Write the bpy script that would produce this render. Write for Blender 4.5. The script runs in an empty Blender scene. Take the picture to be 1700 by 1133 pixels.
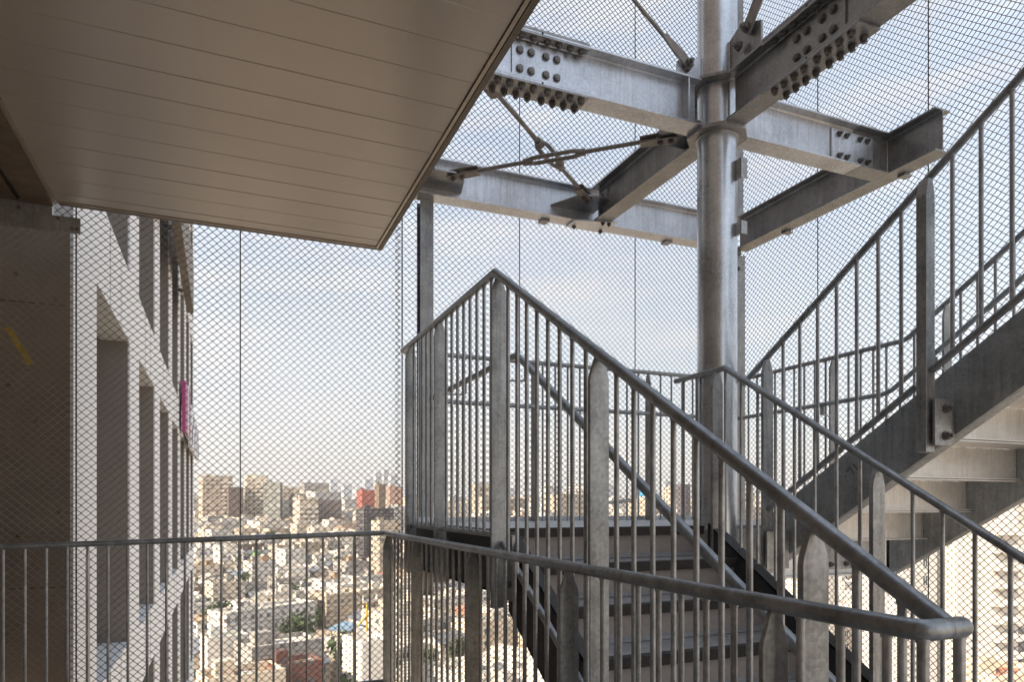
import bpy, math, random
import numpy as np
from mathutils import Vector, Matrix
random.seed(7)
rng = np.random.default_rng(7)
R = math.radians
sc = bpy.context.scene
COL = sc.collection

# ------------------------------------------------------------------ camera
TH = R(22.65); ST, CT = math.sin(TH), math.cos(TH)
FPX, HZ = 1160.0, 840.0
cam = bpy.data.cameras.new('camera'); camo = bpy.data.objects.new('camera', cam); COL.objects.link(camo)
cam.sensor_width = 36; cam.lens = FPX / 1700 * 36; cam.shift_y = (HZ - 566.5) / 1700
cam.clip_start = .05; cam.clip_end = 20000
camo.location = (0, 0, 0); camo.rotation_euler = (R(90), 0, -TH)
sc.camera = camo
GZ = -38.0                                    # street level, 38 m under the eye
def gz(t):                                       # the city climbs a low rise beyond the first streets
    q = min(1, max(0, (t-150)/400)); return GZ+22*q*q*(3-2*q)

# ------------------------------------------------------------------ world, sun, exposure
SUN_EL, SUN_AZ = R(33), math.atan2(-.93, -.37)   # azimuth from +Y towards +X
w = bpy.data.worlds.new('World'); sc.world = w; w.use_nodes = True
nt = w.node_tree; N = nt.nodes; L = nt.links
for n in list(N): N.remove(n)
out = N.new('ShaderNodeOutputWorld'); bg = N.new('ShaderNodeBackground'); bg.inputs[1].default_value = .108
sky = N.new('ShaderNodeTexSky'); sky.sky_type = 'NISHITA'; sky.sun_disc = False
sky.sun_elevation = SUN_EL; sky.sun_rotation = SUN_AZ; sky.altitude = 40; sky.air_density = 1.0; sky.dust_density = 2.5; sky.ozone_density = 1.5
tc = N.new('ShaderNodeTexCoord'); sep = N.new('ShaderNodeSeparateXYZ'); L.new(tc.outputs['Generated'], sep.inputs[0])
mp = N.new('ShaderNodeMapping'); mp.inputs['Scale'].default_value = (1.0, 1.0, 3.6); L.new(tc.outputs['Generated'], mp.inputs[0])
nz = N.new('ShaderNodeTexNoise'); nz.inputs['Scale'].default_value = 2.1; nz.inputs['Detail'].default_value = 8; nz.inputs['Roughness'].default_value = .55
nz.inputs['Distortion'].default_value = .35
L.new(mp.outputs[0], nz.inputs[0])
cr = N.new('ShaderNodeValToRGB'); cr.color_ramp.elements[0].position = .40; cr.color_ramp.elements[0].color = (.74, .74, .74, 1)
cr.color_ramp.elements[1].position = .70; cr.color_ramp.elements[1].color = (.97, .97, .97, 1)
L.new(nz.outputs[0], cr.inputs[0])
# cloud colour: white high up, cream towards the horizon
hr = N.new('ShaderNodeValToRGB'); e = hr.color_ramp.elements
e[0].position = 0; e[0].color = (5.8, 5.4, 5.0, 1); e[1].position = 1; e[1].color = (3.9, 4.4, 5.3, 1)
k = e.new(.06); k.color = (5.8, 5.5, 5.2, 1); k = e.new(.20); k.color = (5.2, 5.35, 5.5, 1); k = e.new(.45); k.color = (4.2, 4.7, 5.4, 1)
L.new(sep.outputs['Z'], hr.inputs[0])
# thicker veil near the horizon
vm = N.new('ShaderNodeMapRange'); vm.inputs[1].default_value = 0; vm.inputs[2].default_value = .35; vm.inputs[3].default_value = .9; vm.inputs[4].default_value = 0
L.new(sep.outputs['Z'], vm.inputs[0])
mx_ = N.new('ShaderNodeMath'); mx_.operation = 'MAXIMUM'; L.new(cr.outputs[0], mx_.inputs[0]); L.new(vm.outputs[0], mx_.inputs[1])
mix = N.new('ShaderNodeMix'); mix.data_type = 'RGBA'
nz2 = N.new('ShaderNodeTexNoise'); nz2.inputs['Scale'].default_value = 3.4; nz2.inputs['Detail'].default_value = 9; nz2.inputs['Roughness'].default_value = .6
mp2 = N.new('ShaderNodeMapping'); mp2.inputs['Scale'].default_value = (1, 1, 5.5); mp2.inputs['Location'].default_value = (2.3, .4, .7); L.new(tc.outputs['Generated'], mp2.inputs[0]); L.new(mp2.outputs[0], nz2.inputs[0])
c2 = N.new('ShaderNodeMapRange'); c2.inputs[1].default_value = .50; c2.inputs[2].default_value = .68; c2.inputs[3].default_value = 0; c2.inputs[4].default_value = .6; L.new(nz2.outputs[0], c2.inputs[0])
cm = N.new('ShaderNodeMix'); cm.data_type = 'RGBA'; L.new(c2.outputs[0], cm.inputs[0]); L.new(hr.outputs[0], cm.inputs[6]); cm.inputs[7].default_value = (6.1, 5.75, 5.5, 1)
L.new(mx_.outputs[0], mix.inputs[0]); L.new(sky.outputs[0], mix.inputs[6]); L.new(cm.outputs[2], mix.inputs[7])
L.new(mix.outputs[2], bg.inputs[0]); L.new(bg.outputs[0], out.inputs[0])
sun = bpy.data.lights.new('sun', 'SUN'); sun.energy = 5.0; sun.angle = R(.6); sun.color = (1, .84, .65)
suno = bpy.data.objects.new('sun', sun); COL.objects.link(suno)
sd = Vector((math.sin(SUN_AZ) * math.cos(SUN_EL), math.cos(SUN_AZ) * math.cos(SUN_EL), math.sin(SUN_EL)))
suno.rotation_euler = sd.to_track_quat('Z', 'Y').to_euler(); suno.location = sd * 60
sc.view_settings.view_transform = 'Standard'; sc.view_settings.look = 'None'
sc.view_settings.exposure = 0.95; sc.view_settings.gamma = 1
sc.cycles.max_bounces = 6; sc.cycles.diffuse_bounces = 3; sc.cycles.glossy_bounces = 3

# ------------------------------------------------------------------ helpers
class MB:
    def __init__(s): s.v = []; s.f = []; s.m = []; s.s = []
    def add(s, vs, fs, mat=0, smooth=False):
        o = len(s.v); s.v += [tuple(p) for p in vs]
        for f in fs: s.f.append(tuple(i + o for i in f)); s.m.append(mat); s.s.append(smooth)
        return s
    def box(s, x0, x1, y0, y1, z0, z1, mat=0):
        if x0 > x1: x0, x1 = x1, x0
        if y0 > y1: y0, y1 = y1, y0
        if z0 > z1: z0, z1 = z1, z0
        vs = [(x0,y0,z0),(x1,y0,z0),(x1,y1,z0),(x0,y1,z0),(x0,y0,z1),(x1,y0,z1),(x1,y1,z1),(x0,y1,z1)]
        return s.add(vs, [(0,3,2,1),(4,5,6,7),(0,1,5,4),(1,2,6,5),(2,3,7,6),(3,0,4,7)], mat)
    def prism(s, pts, d, mat=0):
        """pts: planar polygon (3D), d: extrusion vector"""
        n = len(pts); d = Vector(d); p = [Vector(q) for q in pts]
        nrm = (p[1] - p[0]).cross(p[2] - p[1])
        if nrm.dot(d) > 0: p.reverse()
        vs = p + [q + d for q in p]
        fs = [tuple(range(n)), tuple(range(2*n-1, n-1, -1))] + [(i, i+n, (i+1) % n + n, (i+1) % n) for i in range(n)]
        return s.add(vs, fs, mat)
    def tube(s, pts, r, n=14, mat=0, round_=0, cap=True, closed=False):
        P = [Vector(p) for p in pts]
        if round_:
            Q = [P[0]]
            for i in range(1, len(P)-1):
                a = (P[i-1]-P[i]).normalized(); b = (P[i+1]-P[i]).normalized()
                for k in range(6):
                    t = k/5; A = P[i]+a*round_; B = P[i]+b*round_
                    Q.append(A*(1-t)**2 + P[i]*2*t*(1-t) + B*t*t)
            Q.append(P[-1]); P = Q
        P = [p for i, p in enumerate(P) if i == 0 or (p-P[i-1]).length > 1e-6]
        d0 = (P[1]-P[0]).normalized()
        up = Vector((0,0,1)) if abs(d0.z) < .9 else Vector((1,0,0))
        u = d0.cross(up).normalized(); v = u.cross(d0).normalized()
        rings = []; m = len(P)
        for i in range(m):
            din = (P[i]-P[i-1]).normalized() if i else (P[1]-P[0]).normalized()
            dout = (P[i+1]-P[i]).normalized() if i < m-1 else din
            t = (din+dout).normalized()
            ring = []
            for k in range(n):
                a = 2*math.pi*k/n
                q = u*math.cos(a)*r + v*math.sin(a)*r
                # project along din on the bisector plane
                q = q - din*(q.dot(t)/din.dot(t))
                ring.append(P[i]+q)
            rings.append(ring)
            # transport frame
            if i < m-1:
                rot = din.rotation_difference(dout); u = rot @ u; v = rot @ v
        vs = [q for rg in rings for q in rg]; fs = []
        for i in range(m-1):
            for k in range(n):
                k2 = (k+1) % n
                fs.append((i*n+k, (i+1)*n+k, (i+1)*n+k2, i*n+k2)[::-1])
        s.add(vs, fs, mat, True)
        if cap:
            s.add(rings[0], [tuple(range(n))[::-1][::-1]], mat); s.add(rings[-1], [tuple(range(n))[::-1]], mat)
        return s
    def dome(s, p, r, n=20):
        vs = []; m_ = 6
        for i in range(m_+1):
            a = math.pi/2*i/m_
            for k in range(n): b = 2*math.pi*k/n; vs.append((p[0]+r*math.sin(a), p[1]+r*math.cos(a)*math.cos(b), p[2]+r*math.cos(a)*math.sin(b)))
        return s.add(vs, [(i*n+k, i*n+(k+1)%n, (i+1)*n+(k+1)%n, (i+1)*n+k) for i in range(m_) for k in range(n)], 0, True)
    def cyl(s, a, b, r, n=16, mat=0): return s.tube([a, b], r, n, mat)
    def build(s, name, mats, parent=None, loc=None, bevel=0):
        me = bpy.data.meshes.new(name)
        o = bpy.data.objects.new(name, me); COL.objects.link(o)
        off = Vector((0,0,0))
        if parent is not None: off = wloc(parent); o.parent = parent
        elif loc is not None: off = Vector(loc); o.location = loc
        me.from_pydata([tuple(Vector(p)-off) for p in s.v], [], s.f)
        if not isinstance(mats, (list, tuple)): mats = [mats]
        for m_ in mats: me.materials.append(m_)
        me.polygons.foreach_set('material_index', s.m); me.polygons.foreach_set('use_smooth', s.s)
        me.update()
        if bevel:
            b = o.modifiers.new('bevel', 'BEVEL'); b.width = bevel; b.segments = 2; b.limit_method = 'ANGLE'; b.angle_limit = R(40)
        return o
def wloc(o):
    p = Vector((0,0,0))
    while o is not None: p += o.location; o = o.parent
    return p
def tag(o, label=None, cat=None, group=None, kind=None):
    if label: o['label'] = label
    if cat: o['category'] = cat
    if group: o['group'] = group
    if kind: o['kind'] = kind
    return o
def empty(name, loc, label, cat, group=None, rz=0):
    o = bpy.data.objects.new(name, None); COL.objects.link(o); o.location = loc; o.rotation_euler = (0,0,rz)
    o.empty_display_size = .1
    return tag(o, label, cat, group)
def ray(u, v, t):
    a = (u-850)/FPX; r = a*t
    return Vector((r*CT + t*ST, -r*ST + t*CT, (HZ-v)/FPX*t))

# ------------------------------------------------------------------ materials
def newmat(name):
    m = bpy.data.materials.new(name); m.use_nodes = True
    return m, m.node_tree, m.node_tree.nodes['Principled BSDF']
def steel(name, c, metallic=.75, rough=.45, var=.25, scale=9, dirt=.35, dirtcol=None, bump=.12, spangle=True, streak=True):
    m, t, b = newmat(name); n = t.nodes; l = t.links
    b.inputs['Metallic'].default_value = metallic
    co = n.new('ShaderNodeTexCoord'); g = n.new('ShaderNodeNewGeometry')
    n1 = n.new('ShaderNodeTexNoise'); n1.inputs['Scale'].default_value = scale; n1.inputs['Detail'].default_value = 6; n1.inputs['Roughness'].default_value = .62
    l.new(g.outputs['Position'], n1.inputs[0])
    vo = n.new('ShaderNodeTexVoronoi'); vo.inputs['Scale'].default_value = 95; l.new(g.outputs['Position'], vo.inputs[0])
    mp = n.new('ShaderNodeMapping'); mp.inputs['Scale'].default_value = (55, 55, 3.0); l.new(g.outputs['Position'], mp.inputs[0])
    n2 = n.new('ShaderNodeTexNoise'); n2.inputs['Scale'].default_value = 1.0; n2.inputs['Detail'].default_value = 4; l.new(mp.outputs[0], n2.inputs[0])
    n3 = n.new('ShaderNodeTexNoise'); n3.inputs['Scale'].default_value = scale*.35; n3.inputs['Detail'].default_value = 9; n3.inputs['Roughness'].default_value = .7; l.new(g.outputs['Position'], n3.inputs[0])
    r1 = n.new('ShaderNodeValToRGB'); e = r1.color_ramp.elements
    e[0].position = .30; e[0].color = tuple(x*(1-var) for x in c)+(1,); e[1].position = .72; e[1].color = tuple(min(1, x*(1+var)) for x in c)+(1,)
    ad = n.new('ShaderNodeMath'); ad.operation = 'MULTIPLY_ADD'; l.new(vo.outputs['Color'], ad.inputs[0]); ad.inputs[1].default_value = .22 if spangle else .04; l.new(n1.outputs[0], ad.inputs[2])
    ad2 = n.new('ShaderNodeMath'); ad2.operation = 'SUBTRACT'; l.new(ad.outputs[0], ad2.inputs[0]); ad2.inputs[1].default_value = .09
    l.new(ad2.outputs[0], r1.inputs[0])
    dc = dirtcol or tuple(x*.35 for x in c)
    mx = n.new('ShaderNodeMix'); mx.data_type = 'RGBA'; l.new(r1.outputs[0], mx.inputs[6]); mx.inputs[7].default_value = tuple(dc)+(1,)
    r2 = n.new('ShaderNodeMapRange'); r2.inputs[1].default_value = .52; r2.inputs[2].default_value = .78; r2.inputs[3].default_value = 0; r2.inputs[4].default_value = dirt
    mm = n.new('ShaderNodeMath'); mm.operation = 'MULTIPLY_ADD'; l.new(n2.outputs[0], mm.inputs[0]); mm.inputs[1].default_value = .45 if streak else 0; 
    mh = n.new('ShaderNodeMath'); mh.operation = 'MULTIPLY'; l.new(n3.outputs[0], mh.inputs[0]); mh.inputs[1].default_value = .62 if streak else 1.0
    l.new(mh.outputs[0], mm.inputs[2]); l.new(mm.outputs[0], r2.inputs[0]); l.new(r2.outputs[0], mx.inputs[0])
    l.new(mx.outputs[2], b.inputs['Base Color'])
    rr = n.new('ShaderNodeMapRange'); rr.inputs[3].default_value = rough-.10; rr.inputs[4].default_value = rough+.16; l.new(n1.outputs[0], rr.inputs[0]); l.new(rr.outputs[0], b.inputs['Roughness'])
    bp = n.new('ShaderNodeBump'); bp.inputs['Strength'].default_value = bump; bp.inputs['Distance'].default_value = .004; l.new(n1.outputs[0], bp.inputs['Height']); l.new(bp.outputs[0], b.inputs['Normal'])
    return m
def matte(name, c, rough=.8, var=.12, scale=2, c2=None, bump=0, metallic=0, detail=8, vscale=None, spec=.5):
    m, t, b = newmat(name); n = t.nodes; l = t.links
    b.inputs['Roughness'].default_value = rough; b.inputs['Metallic'].default_value = metallic
    b.inputs['Specular IOR Level'].default_value = spec
    g = n.new('ShaderNodeNewGeometry'); n1 = n.new('ShaderNodeTexNoise'); n1.inputs['Scale'].default_value = scale; n1.inputs['Detail'].default_value = detail; n1.inputs['Roughness'].default_value = .65
    if vscale:
        mp = n.new('ShaderNodeMapping'); mp.inputs['Scale'].default_value = vscale; l.new(g.outputs['Position'], mp.inputs[0]); l.new(mp.outputs[0], n1.inputs[0])
    else: l.new(g.outputs['Position'], n1.inputs[0])
    r1 = n.new('ShaderNodeValToRGB'); e = r1.color_ramp.elements
    e[0].position = .3; e[1].position = .7
    e[0].color = tuple(x*(1-var) for x in c)+(1,); e[1].color = tuple(min(1,x*(1+var)) for x in (c2 or c))+(1,)
    l.new(n1.outputs[0], r1.inputs[0]); l.new(r1.outputs[0], b.inputs['Base Color'])
    if bump:
        bp = n.new('ShaderNodeBump'); bp.inputs['Strength'].default_value = bump; bp.inputs['Distance'].default_value = .01; l.new(n1.outputs[0], bp.inputs['Height']); l.new(bp.outputs[0], b.inputs['Normal'])
    return m
def citywall(name, c, win=(.13,.13,.135), px=2.2, pz=2.9, wx=.46, wz=.36):
    """plaster wall with rows of window openings as wide as px, pz metres apart"""
    m, t, b = newmat(name); n = t.nodes; l = t.links
    b.inputs['Roughness'].default_value = .85
    co = n.new('ShaderNodeTexCoord'); s1 = n.new('ShaderNodeSeparateXYZ'); l.new(co.outputs['Object'], s1.inputs[0])
    s2 = n.new('ShaderNodeSeparateXYZ'); l.new(co.outputs['Normal'], s2.inputs[0])
    def M(op, a, bb=None):
        q = n.new('ShaderNodeMath'); q.operation = op
        for i, x in enumerate((a, bb)):
            if x is None: continue
            if isinstance(x, (int, float)): q.inputs[i].default_value = x
            else: l.new(x, q.inputs[i])
        return q.outputs[0]
    h = M('FRACT', M('DIVIDE', M('ADD', s1.outputs[0], s1.outputs[1]), px)); z = M('FRACT', M('DIVIDE', s1.outputs[2], pz))
    a = M('LESS_THAN', M('ABSOLUTE', M('SUBTRACT', h, .5)), wx/2); c_ = M('LESS_THAN', M('ABSOLUTE', M('SUBTRACT', z, .55)), wz/2)
    up = M('LESS_THAN', M('ABSOLUTE', s2.outputs[2]), .4)
    oi = n.new('ShaderNodeObjectInfo'); wnz = n.new('ShaderNodeTexWhiteNoise'); wnz.noise_dimensions = '3D'
    cb = n.new('ShaderNodeCombineXYZ'); l.new(M('FLOOR', M('DIVIDE', M('ADD', s1.outputs[0], s1.outputs[1]), px)), cb.inputs[0]); l.new(M('FLOOR', M('DIVIDE', s1.outputs[2], pz)), cb.inputs[1]); l.new(oi.outputs['Random'], cb.inputs[2])
    l.new(cb.outputs[0], wnz.inputs[0]); on = M('GREATER_THAN', wnz.outputs[0], .22)
    band = M('MULTIPLY', M('LESS_THAN', M('ABSOLUTE', M('SUBTRACT', z, .06)), .05), .5)       # floor joints
    mask = M('MULTIPLY', M('MAXIMUM', M('MULTIPLY', M('MULTIPLY', a, c_), M('MULTIPLY', on, M('ADD', M('MULTIPLY', wnz.outputs[0], .5), .45))), band), up)
    wn = n.new('ShaderNodeTexNoise'); wn.inputs['Scale'].default_value = .35; wn.inputs['Detail'].default_value = 5; g = n.new('ShaderNodeNewGeometry'); l.new(g.outputs['Position'], wn.inputs[0])
    r1 = n.new('ShaderNodeValToRGB'); e = r1.color_ramp.elements; e[0].position = .3; e[1].position = .7
    e[0].color = tuple(x*.78 for x in c)+(1,); e[1].color = tuple(min(1, x*1.12) for x in c)+(1,); l.new(wn.outputs[0], r1.inputs[0])
    mx = n.new('ShaderNodeMix'); mx.data_type = 'RGBA'; l.new(mask, mx.inputs[0]); l.new(r1.outputs[0], mx.inputs[6]); mx.inputs[7].default_value = tuple(win)+(1,)
    l.new(mx.outputs[2], b.inputs['Base Color'])
    return m
M_rail = steel('galvanised_rail', (.36,.38,.395), .65, .34, .32, 11, .65, streak=False, bump=.25)
M_bar = steel('galvanised_bar', (.45,.47,.48), .55, .37, .32, 16, .55)
M_post = steel('weathered_post', (.385,.395,.395), .5, .40, .38, 6, .8, dirtcol=(.10,.095,.09))
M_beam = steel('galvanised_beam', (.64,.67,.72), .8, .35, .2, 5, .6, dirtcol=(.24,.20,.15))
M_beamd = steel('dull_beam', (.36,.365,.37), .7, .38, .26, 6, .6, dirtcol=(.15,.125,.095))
M_col = steel('galvanised_column', (.66,.70,.75), .85, .27, .2, 5, .35, dirtcol=(.25,.25,.24), bump=.2)
M_bolt = steel('bolt_zinc', (.24,.23,.22), .7, .5, .25, 30, .3, spangle=False)
M_rod = steel('brace_rod', (.36,.33,.30), .4, .55, .25, 20, .5, spangle=False, dirtcol=(.09,.07,.055))
M_str = steel('stringer_steel', (.44,.47,.49), .5, .40, .28, 6, .6, dirtcol=(.09,.09,.09))
M_dark = steel('dark_stringer', (.07,.07,.07), .4, .55, .2, 7, .3, dirtcol=(.03,.03,.03))
M_tread = steel('tread_plate', (.42,.42,.42), .45, .45, .18, 10, .4)
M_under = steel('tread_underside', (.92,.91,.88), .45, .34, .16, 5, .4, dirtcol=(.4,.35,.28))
M_nos = matte('dark_nosing', (.030,.026,.023), .6, .3, 40, bump=.3)
M_riser = matte('riser_paint', (.31,.27,.245), .6, .12, 30)
M_weld = steel('weld_bead', (.6,.6,.58), .8, .35, .2, 60, .1, spangle=False, bump=.8)
M_mesh = steel('mesh_wire', (.30,.265,.225), .2, .5, .2, 6, .2, spangle=False, streak=False, bump=0)
M_cable = matte('cable_wire', (.06,.045,.035), .6, .2, 5)
M_panel = matte('soffit_panel', (.50,.45,.405), .30, .05, 1.1, metallic=.25)
M_trim = matte('soffit_trim', (.42,.37,.31), .35, .05, 6, metallic=.6)
M_band = steel('edge_channel', (.22,.19,.16), .5, .5, .2, 12, .5, dirtcol=(.1,.08,.06), spangle=False)
M_brown = matte('stained_steel', (.17,.13,.095), .6, .35, 5, metallic=.3, bump=.1)
M_conc = matte('brown_concrete', (.30,.235,.18), .85, .16, 2.2, bump=.08)
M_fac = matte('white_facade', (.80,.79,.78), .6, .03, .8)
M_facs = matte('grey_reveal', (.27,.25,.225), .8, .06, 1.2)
M_sill = matte('sill_metal', (.55,.57,.6), .45, .05, 2, metallic=.3)
M_glass = matte('dark_glass', (.05,.055,.06), .1, .1, 2)
M_slab = matte('corridor_slab', (.35,.34,.32), .8, .1, 2)
M_yel = matte('yellow_paint', (.50,.33,.05), .6, .2, 30)

# ------------------------------------------------------------------ ground
gm = MB(); vs = []; ts = [-400,40,150]+[150+400*k/16 for k in range(1,17)]+[900,2000,12000]
for t in ts:
    for r_ in (-9000, 9000): vs.append((r_*CT+t*ST, -r_*ST+t*CT, gz(t)))
gm.add(vs, [(2*k,2*k+1,2*k+3,2*k+2) for k in range(len(ts)-1)])
g = gm.build('ground', matte('street_and_yards', (.28,.235,.18), .9, .3, .05, c2=(.42,.35,.27)))
tag(g, kind='structure')

# ------------------------------------------------------------------ guardrail pieces
def baluster(par, x, y, z0, z1, r=.0078, m=None): return MB().cyl((x,y,z0),(x,y,z1), r, 10).tube([(x,y,z1-.0075),(x,y,z1+.002)], r*1.28, 8, cap=False).tube([(x,y,z0+.001),(x,y,z0+.008)], r*1.28, 8, cap=False).build('baluster', m or M_bar, par)
def flat_post(par, x, y, z0, z1, axis='x', w_=.066, th=.013, m=None):
    h = w_/2; s = .012; sh = .075
    prof = [(-h,z0),(h,z0),(h,z1-sh),(h*.93,z1-sh*.78),(s,z1),(-s,z1),(-h*.93,z1-sh*.78),(-h,z1-sh)]
    if axis == 'x': p = MB().prism([(x+a,y-th/2,b) for a,b in prof], (0,th,0))
    else: p = MB().prism([(x-th/2,y+a,b) for a,b in prof], (th,0,0))
    o = p.build('post', m or M_post, par, bevel=.0015)
    return o
def bolt_mesh(mat, r=.017, h=.013, shank=.012):
    b = MB(); b.cyl((0,0,0),(0,0,.003), r*1.25, 16)
    b.cyl((0,0,.003),(0,0,h), r, 6); 
    if shank > 0: b.cyl((0,0,h),(0,0,h+shank), r*.5, 10)
    return b
_bm = {}
def bolt(par, p, d, r=.017, h=.014, shank=.010, name='bolt'):
    key = (r,h,shank)
    if key not in _bm:
        o = bolt_mesh(M_bolt, r, h, shank).build(name, M_bolt, None); _bm[key] = o.data
        for q in o.data.polygons: q.use_smooth = False
        bpy.data.objects.remove(o)
    o = bpy.data.objects.new(name, _bm[key]); COL.objects.link(o); o.parent = par
    o.location = Vector(p) - wloc(par); 
    o.rotation_euler = Vector(d).to_track_quat('Z','Y').to_euler()
    return o

SL = .609                                        # stair slope (rise / run)
RT = .0178                                       # handrail tube radius
BS = .0945                                       # baluster spacing
# ---- corridor guardrail (nearest, in front of everything)
XC, YC = 1.032, 4.75
root = empty('corridor_guardrail', (XC, YC, -1.3), 'nearest grey guardrail across the foreground, ending in a big rounded tube end lower right', 'guardrail')
zl = lambda x: -.188 - (XC - x)*.0215            # the far run falls a little to the left
zr = lambda y: -.188 - (YC - y)*.0030
Y1 = .775
MB().tube([(-2.6,YC,zl(-2.6)), (XC,YC,-.188), (XC,Y1,zr(Y1)), (XC+.090,Y1,zr(Y1))], RT, 20, round_=.022, cap=False).dome((XC+.090,Y1,zr(Y1)),RT).build('top_rail', M_rail, root)
MB().tube([(XC+.052,Y1,zr(Y1)),(XC+.0526,Y1,zr(Y1))], RT*1.012, 20, cap=False).build('weld_joint', M_dark, root)
MB().tube([(-2.6,YC,-1.2),(XC,YC,-1.2),(XC,Y1,-1.2)], .012, 10).build('bottom_rail', M_bar, root)
x = XC - .095; i = 0
while x > -2.4:
    i += 1
    if i in (2, 8, 17): flat_post(root, x, YC, -1.3, zl(x)-RT*.8, 'y')
    else: baluster(root, x, YC, -1.2, zl(x)-RT*.8)
    x -= .1035
flat_post(root, XC, 4.62, -1.3, zr(4.6)-RT*.8)
y = 4.62-BS; i = 0; posts = (3.88, 2.93, 2.0, 1.10)
while y > Y1+.03:
    if not any(abs(y-p) < .05 for p in posts): baluster(root, XC, y, -1.2, zr(y)-RT*.8)
    y -= BS
for p in posts: flat_post(root, XC, p, -1.3, zr(p)-RT*.8)
baluster(root, XC+.006, Y1+.004, -1.3, zr(Y1)-RT*.7, .0092); baluster(root, XC+.092, Y1+.004, -1.3, zr(Y1)-RT*.7, .0092)

# ---- stair flight, outer guardrail with the landing's left side
XO = 1.087
def zo(y): return 1.0 if y > 2.79 else 1.0-(2.79-y)*.5935
root = empty('stair_guardrail', (XO, 2.76, -.4), 'tall stair guardrail whose top tube peaks at a corner and runs down right', 'guardrail')
ye = .80
MB().tube([(XO+.03,4.47,1.0),(XO,4.43,1.0),(XO,2.79,1.0),(XO,Y1+.002,zo(Y1+.002))], RT, 20).build('top_rail', M_rail, root)
zb = lambda y: -.125 if y > 2.80 else -.125-(2.80-y)*SL
for a, b in ((4.27,3.66),(3.58,2.80)): MB().cyl((XO+.012,a,zb(a)),(XO+.012,b,zb(b)), .0135, 14).build('bottom_tube', M_rail, root)
MB().cyl((XO+.012,2.74,zb(2.74)),(XO+.012,.75,zb(.75)), .0135, 14).build('bottom_tube', M_rail, root)
po = [4.25, 3.62, 2.765, 1.913, 1.055]
y = 4.25-BS
while y > .84:
    if not any(abs(y-p) < .052 for p in po): baluster(root, XO, y, zb(y)+.005, zo(y)-RT*.8)
    y -= BS*.998
for p in po:
    flat_post(root, XO+.004, p, zb(p)-.29, zo(p)-RT*.8, w_=.068, th=.016)
for p in (2.765,3.62,1.913):
    for dz in (.07,.19): bolt(root, (XO+.045, p-.012, zb(p)-dz), (0,-1,0), .012, .012, .006)

# ---- rail on the far side and right side of the landing, rising with the upper flight
XR, YF = 3.82, 4.45
root = empty('landing_guardrail', (XR, YF, -.4), 'guardrail along the far landing edge, turning to climb behind the upper flight', 'guardrail')
def zf(y): return 1.0 if y > 2.98 else 1.0+(2.98-y)*SL
MB().tube([(1.35,YF,1.0),(XR,YF,1.0),(XR,2.98,1.0),(XR,1.0,zf(1.0))], .0155, 16, round_=.04).build('top_rail', M_rail, root)
x = 1.50; i = 0; pf = [2.02, 2.965, 3.72]
while x < 3.78:
    if not any(abs(x-p) < .05 for p in pf): baluster(root, x, YF, -.3, 1.0-.012)
    x += .0985
for p in pf: flat_post(root, p, YF, -.38, .985, 'y', .062)
y = YF-.11; pr = [3.52, 2.72, 1.92, 1.12]
while y > 1.0:
    if not any(abs(y-p) < .05 for p in pr): baluster(root, XR, y, -.3+max(0,2.98-y)*SL, zf(y)-.012)
    y -= BS*2 if y < 3.0 and False else BS
for p in pr: flat_post(root, XR, p, -.38+max(0,2.98-p)*SL, zf(p)-.012, 'x', .066)
# handrail on brackets running round the inside
root = empty('bracket_handrail', (1.20, 2.9, .5), 'round handrail on small brackets inside the guardrails, bent to a peak left of the column', 'handrail')
hx, hy = 1.235, 2.90
zh = .680
MB().tube([(hx+.02,4.36,zh),(hx,4.30,zh),(hx,hy,zh),(hx,.70,zh-(hy-.70)*SL)], .0165, 16, round_=.05).build('rail', M_rail, root)
MB().tube([(1.34,4.36,zh-.003),(3.72,4.36,zh-.003),(3.72,3.02,zh-.003),(3.72,1.0,zh-.003+2.02*SL)], .0150, 16, round_=.06).build('rail', M_rail, root)
for (bx,by,s) in ((hx,3.62,1),(hx,2.80,1),(hx,1.93,1),(hx,1.07,1),(3.72,3.52,-1),(3.72,2.72,-1),(3.72,1.92,-1)):
    z_ = (zh if by > hy else zh-(hy-by)*SL) if s > 0 else (zh if by > 3.0 else zh+(3.0-by)*SL)
    MB().tube([(bx,by,z_-.012),(bx,by,z_-.072),(bx-s*.13,by-.008,z_-.082)], .0055, 8, round_=.01).box(bx-.003,bx+.003,by-.016,by+.016,z_-.07,z_-.012).build('bracket', M_bar, root)
for bx in (2.02, 2.965):
    MB().tube([(bx,4.36,zh-.01),(bx,4.36,zh-.07),(bx,4.45,zh-.08)], .0055, 8, round_=.01).build('bracket', M_bar, root)

# ---- inner rail of the lower flight (right side of it)
XI = 2.415
root = empty('inner_stair_rail', (XI, 2.9, -.2), 'thinner rail from in front of the column down to the right edge of the picture', 'guardrail')
def zi(y): return .715 if y > 2.92 else .715-(2.92-y)*SL
MB().tube([(XI-.01,3.33,.712),(XI,2.92,.715),(XI,.35,zi(.35))], .0155, 16).build('top_rail', M_rail, root)
zs = lambda y: -.118-(2.92-y)*SL if y < 2.92 else -.118
y = 3.27; pi_ = [2.985, 2.01, 1.2]
while y > .4:
    if not any(abs(y-p) < .06 for p in pi_): baluster(root, XI, y, zs(y)-.02, zi(y)-.012, .0078)
    y -= .118
for p in pi_: flat_post(root, XI, p, zs(p)-.26, zi(p)-.012, 'x', .066, .02)

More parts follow.
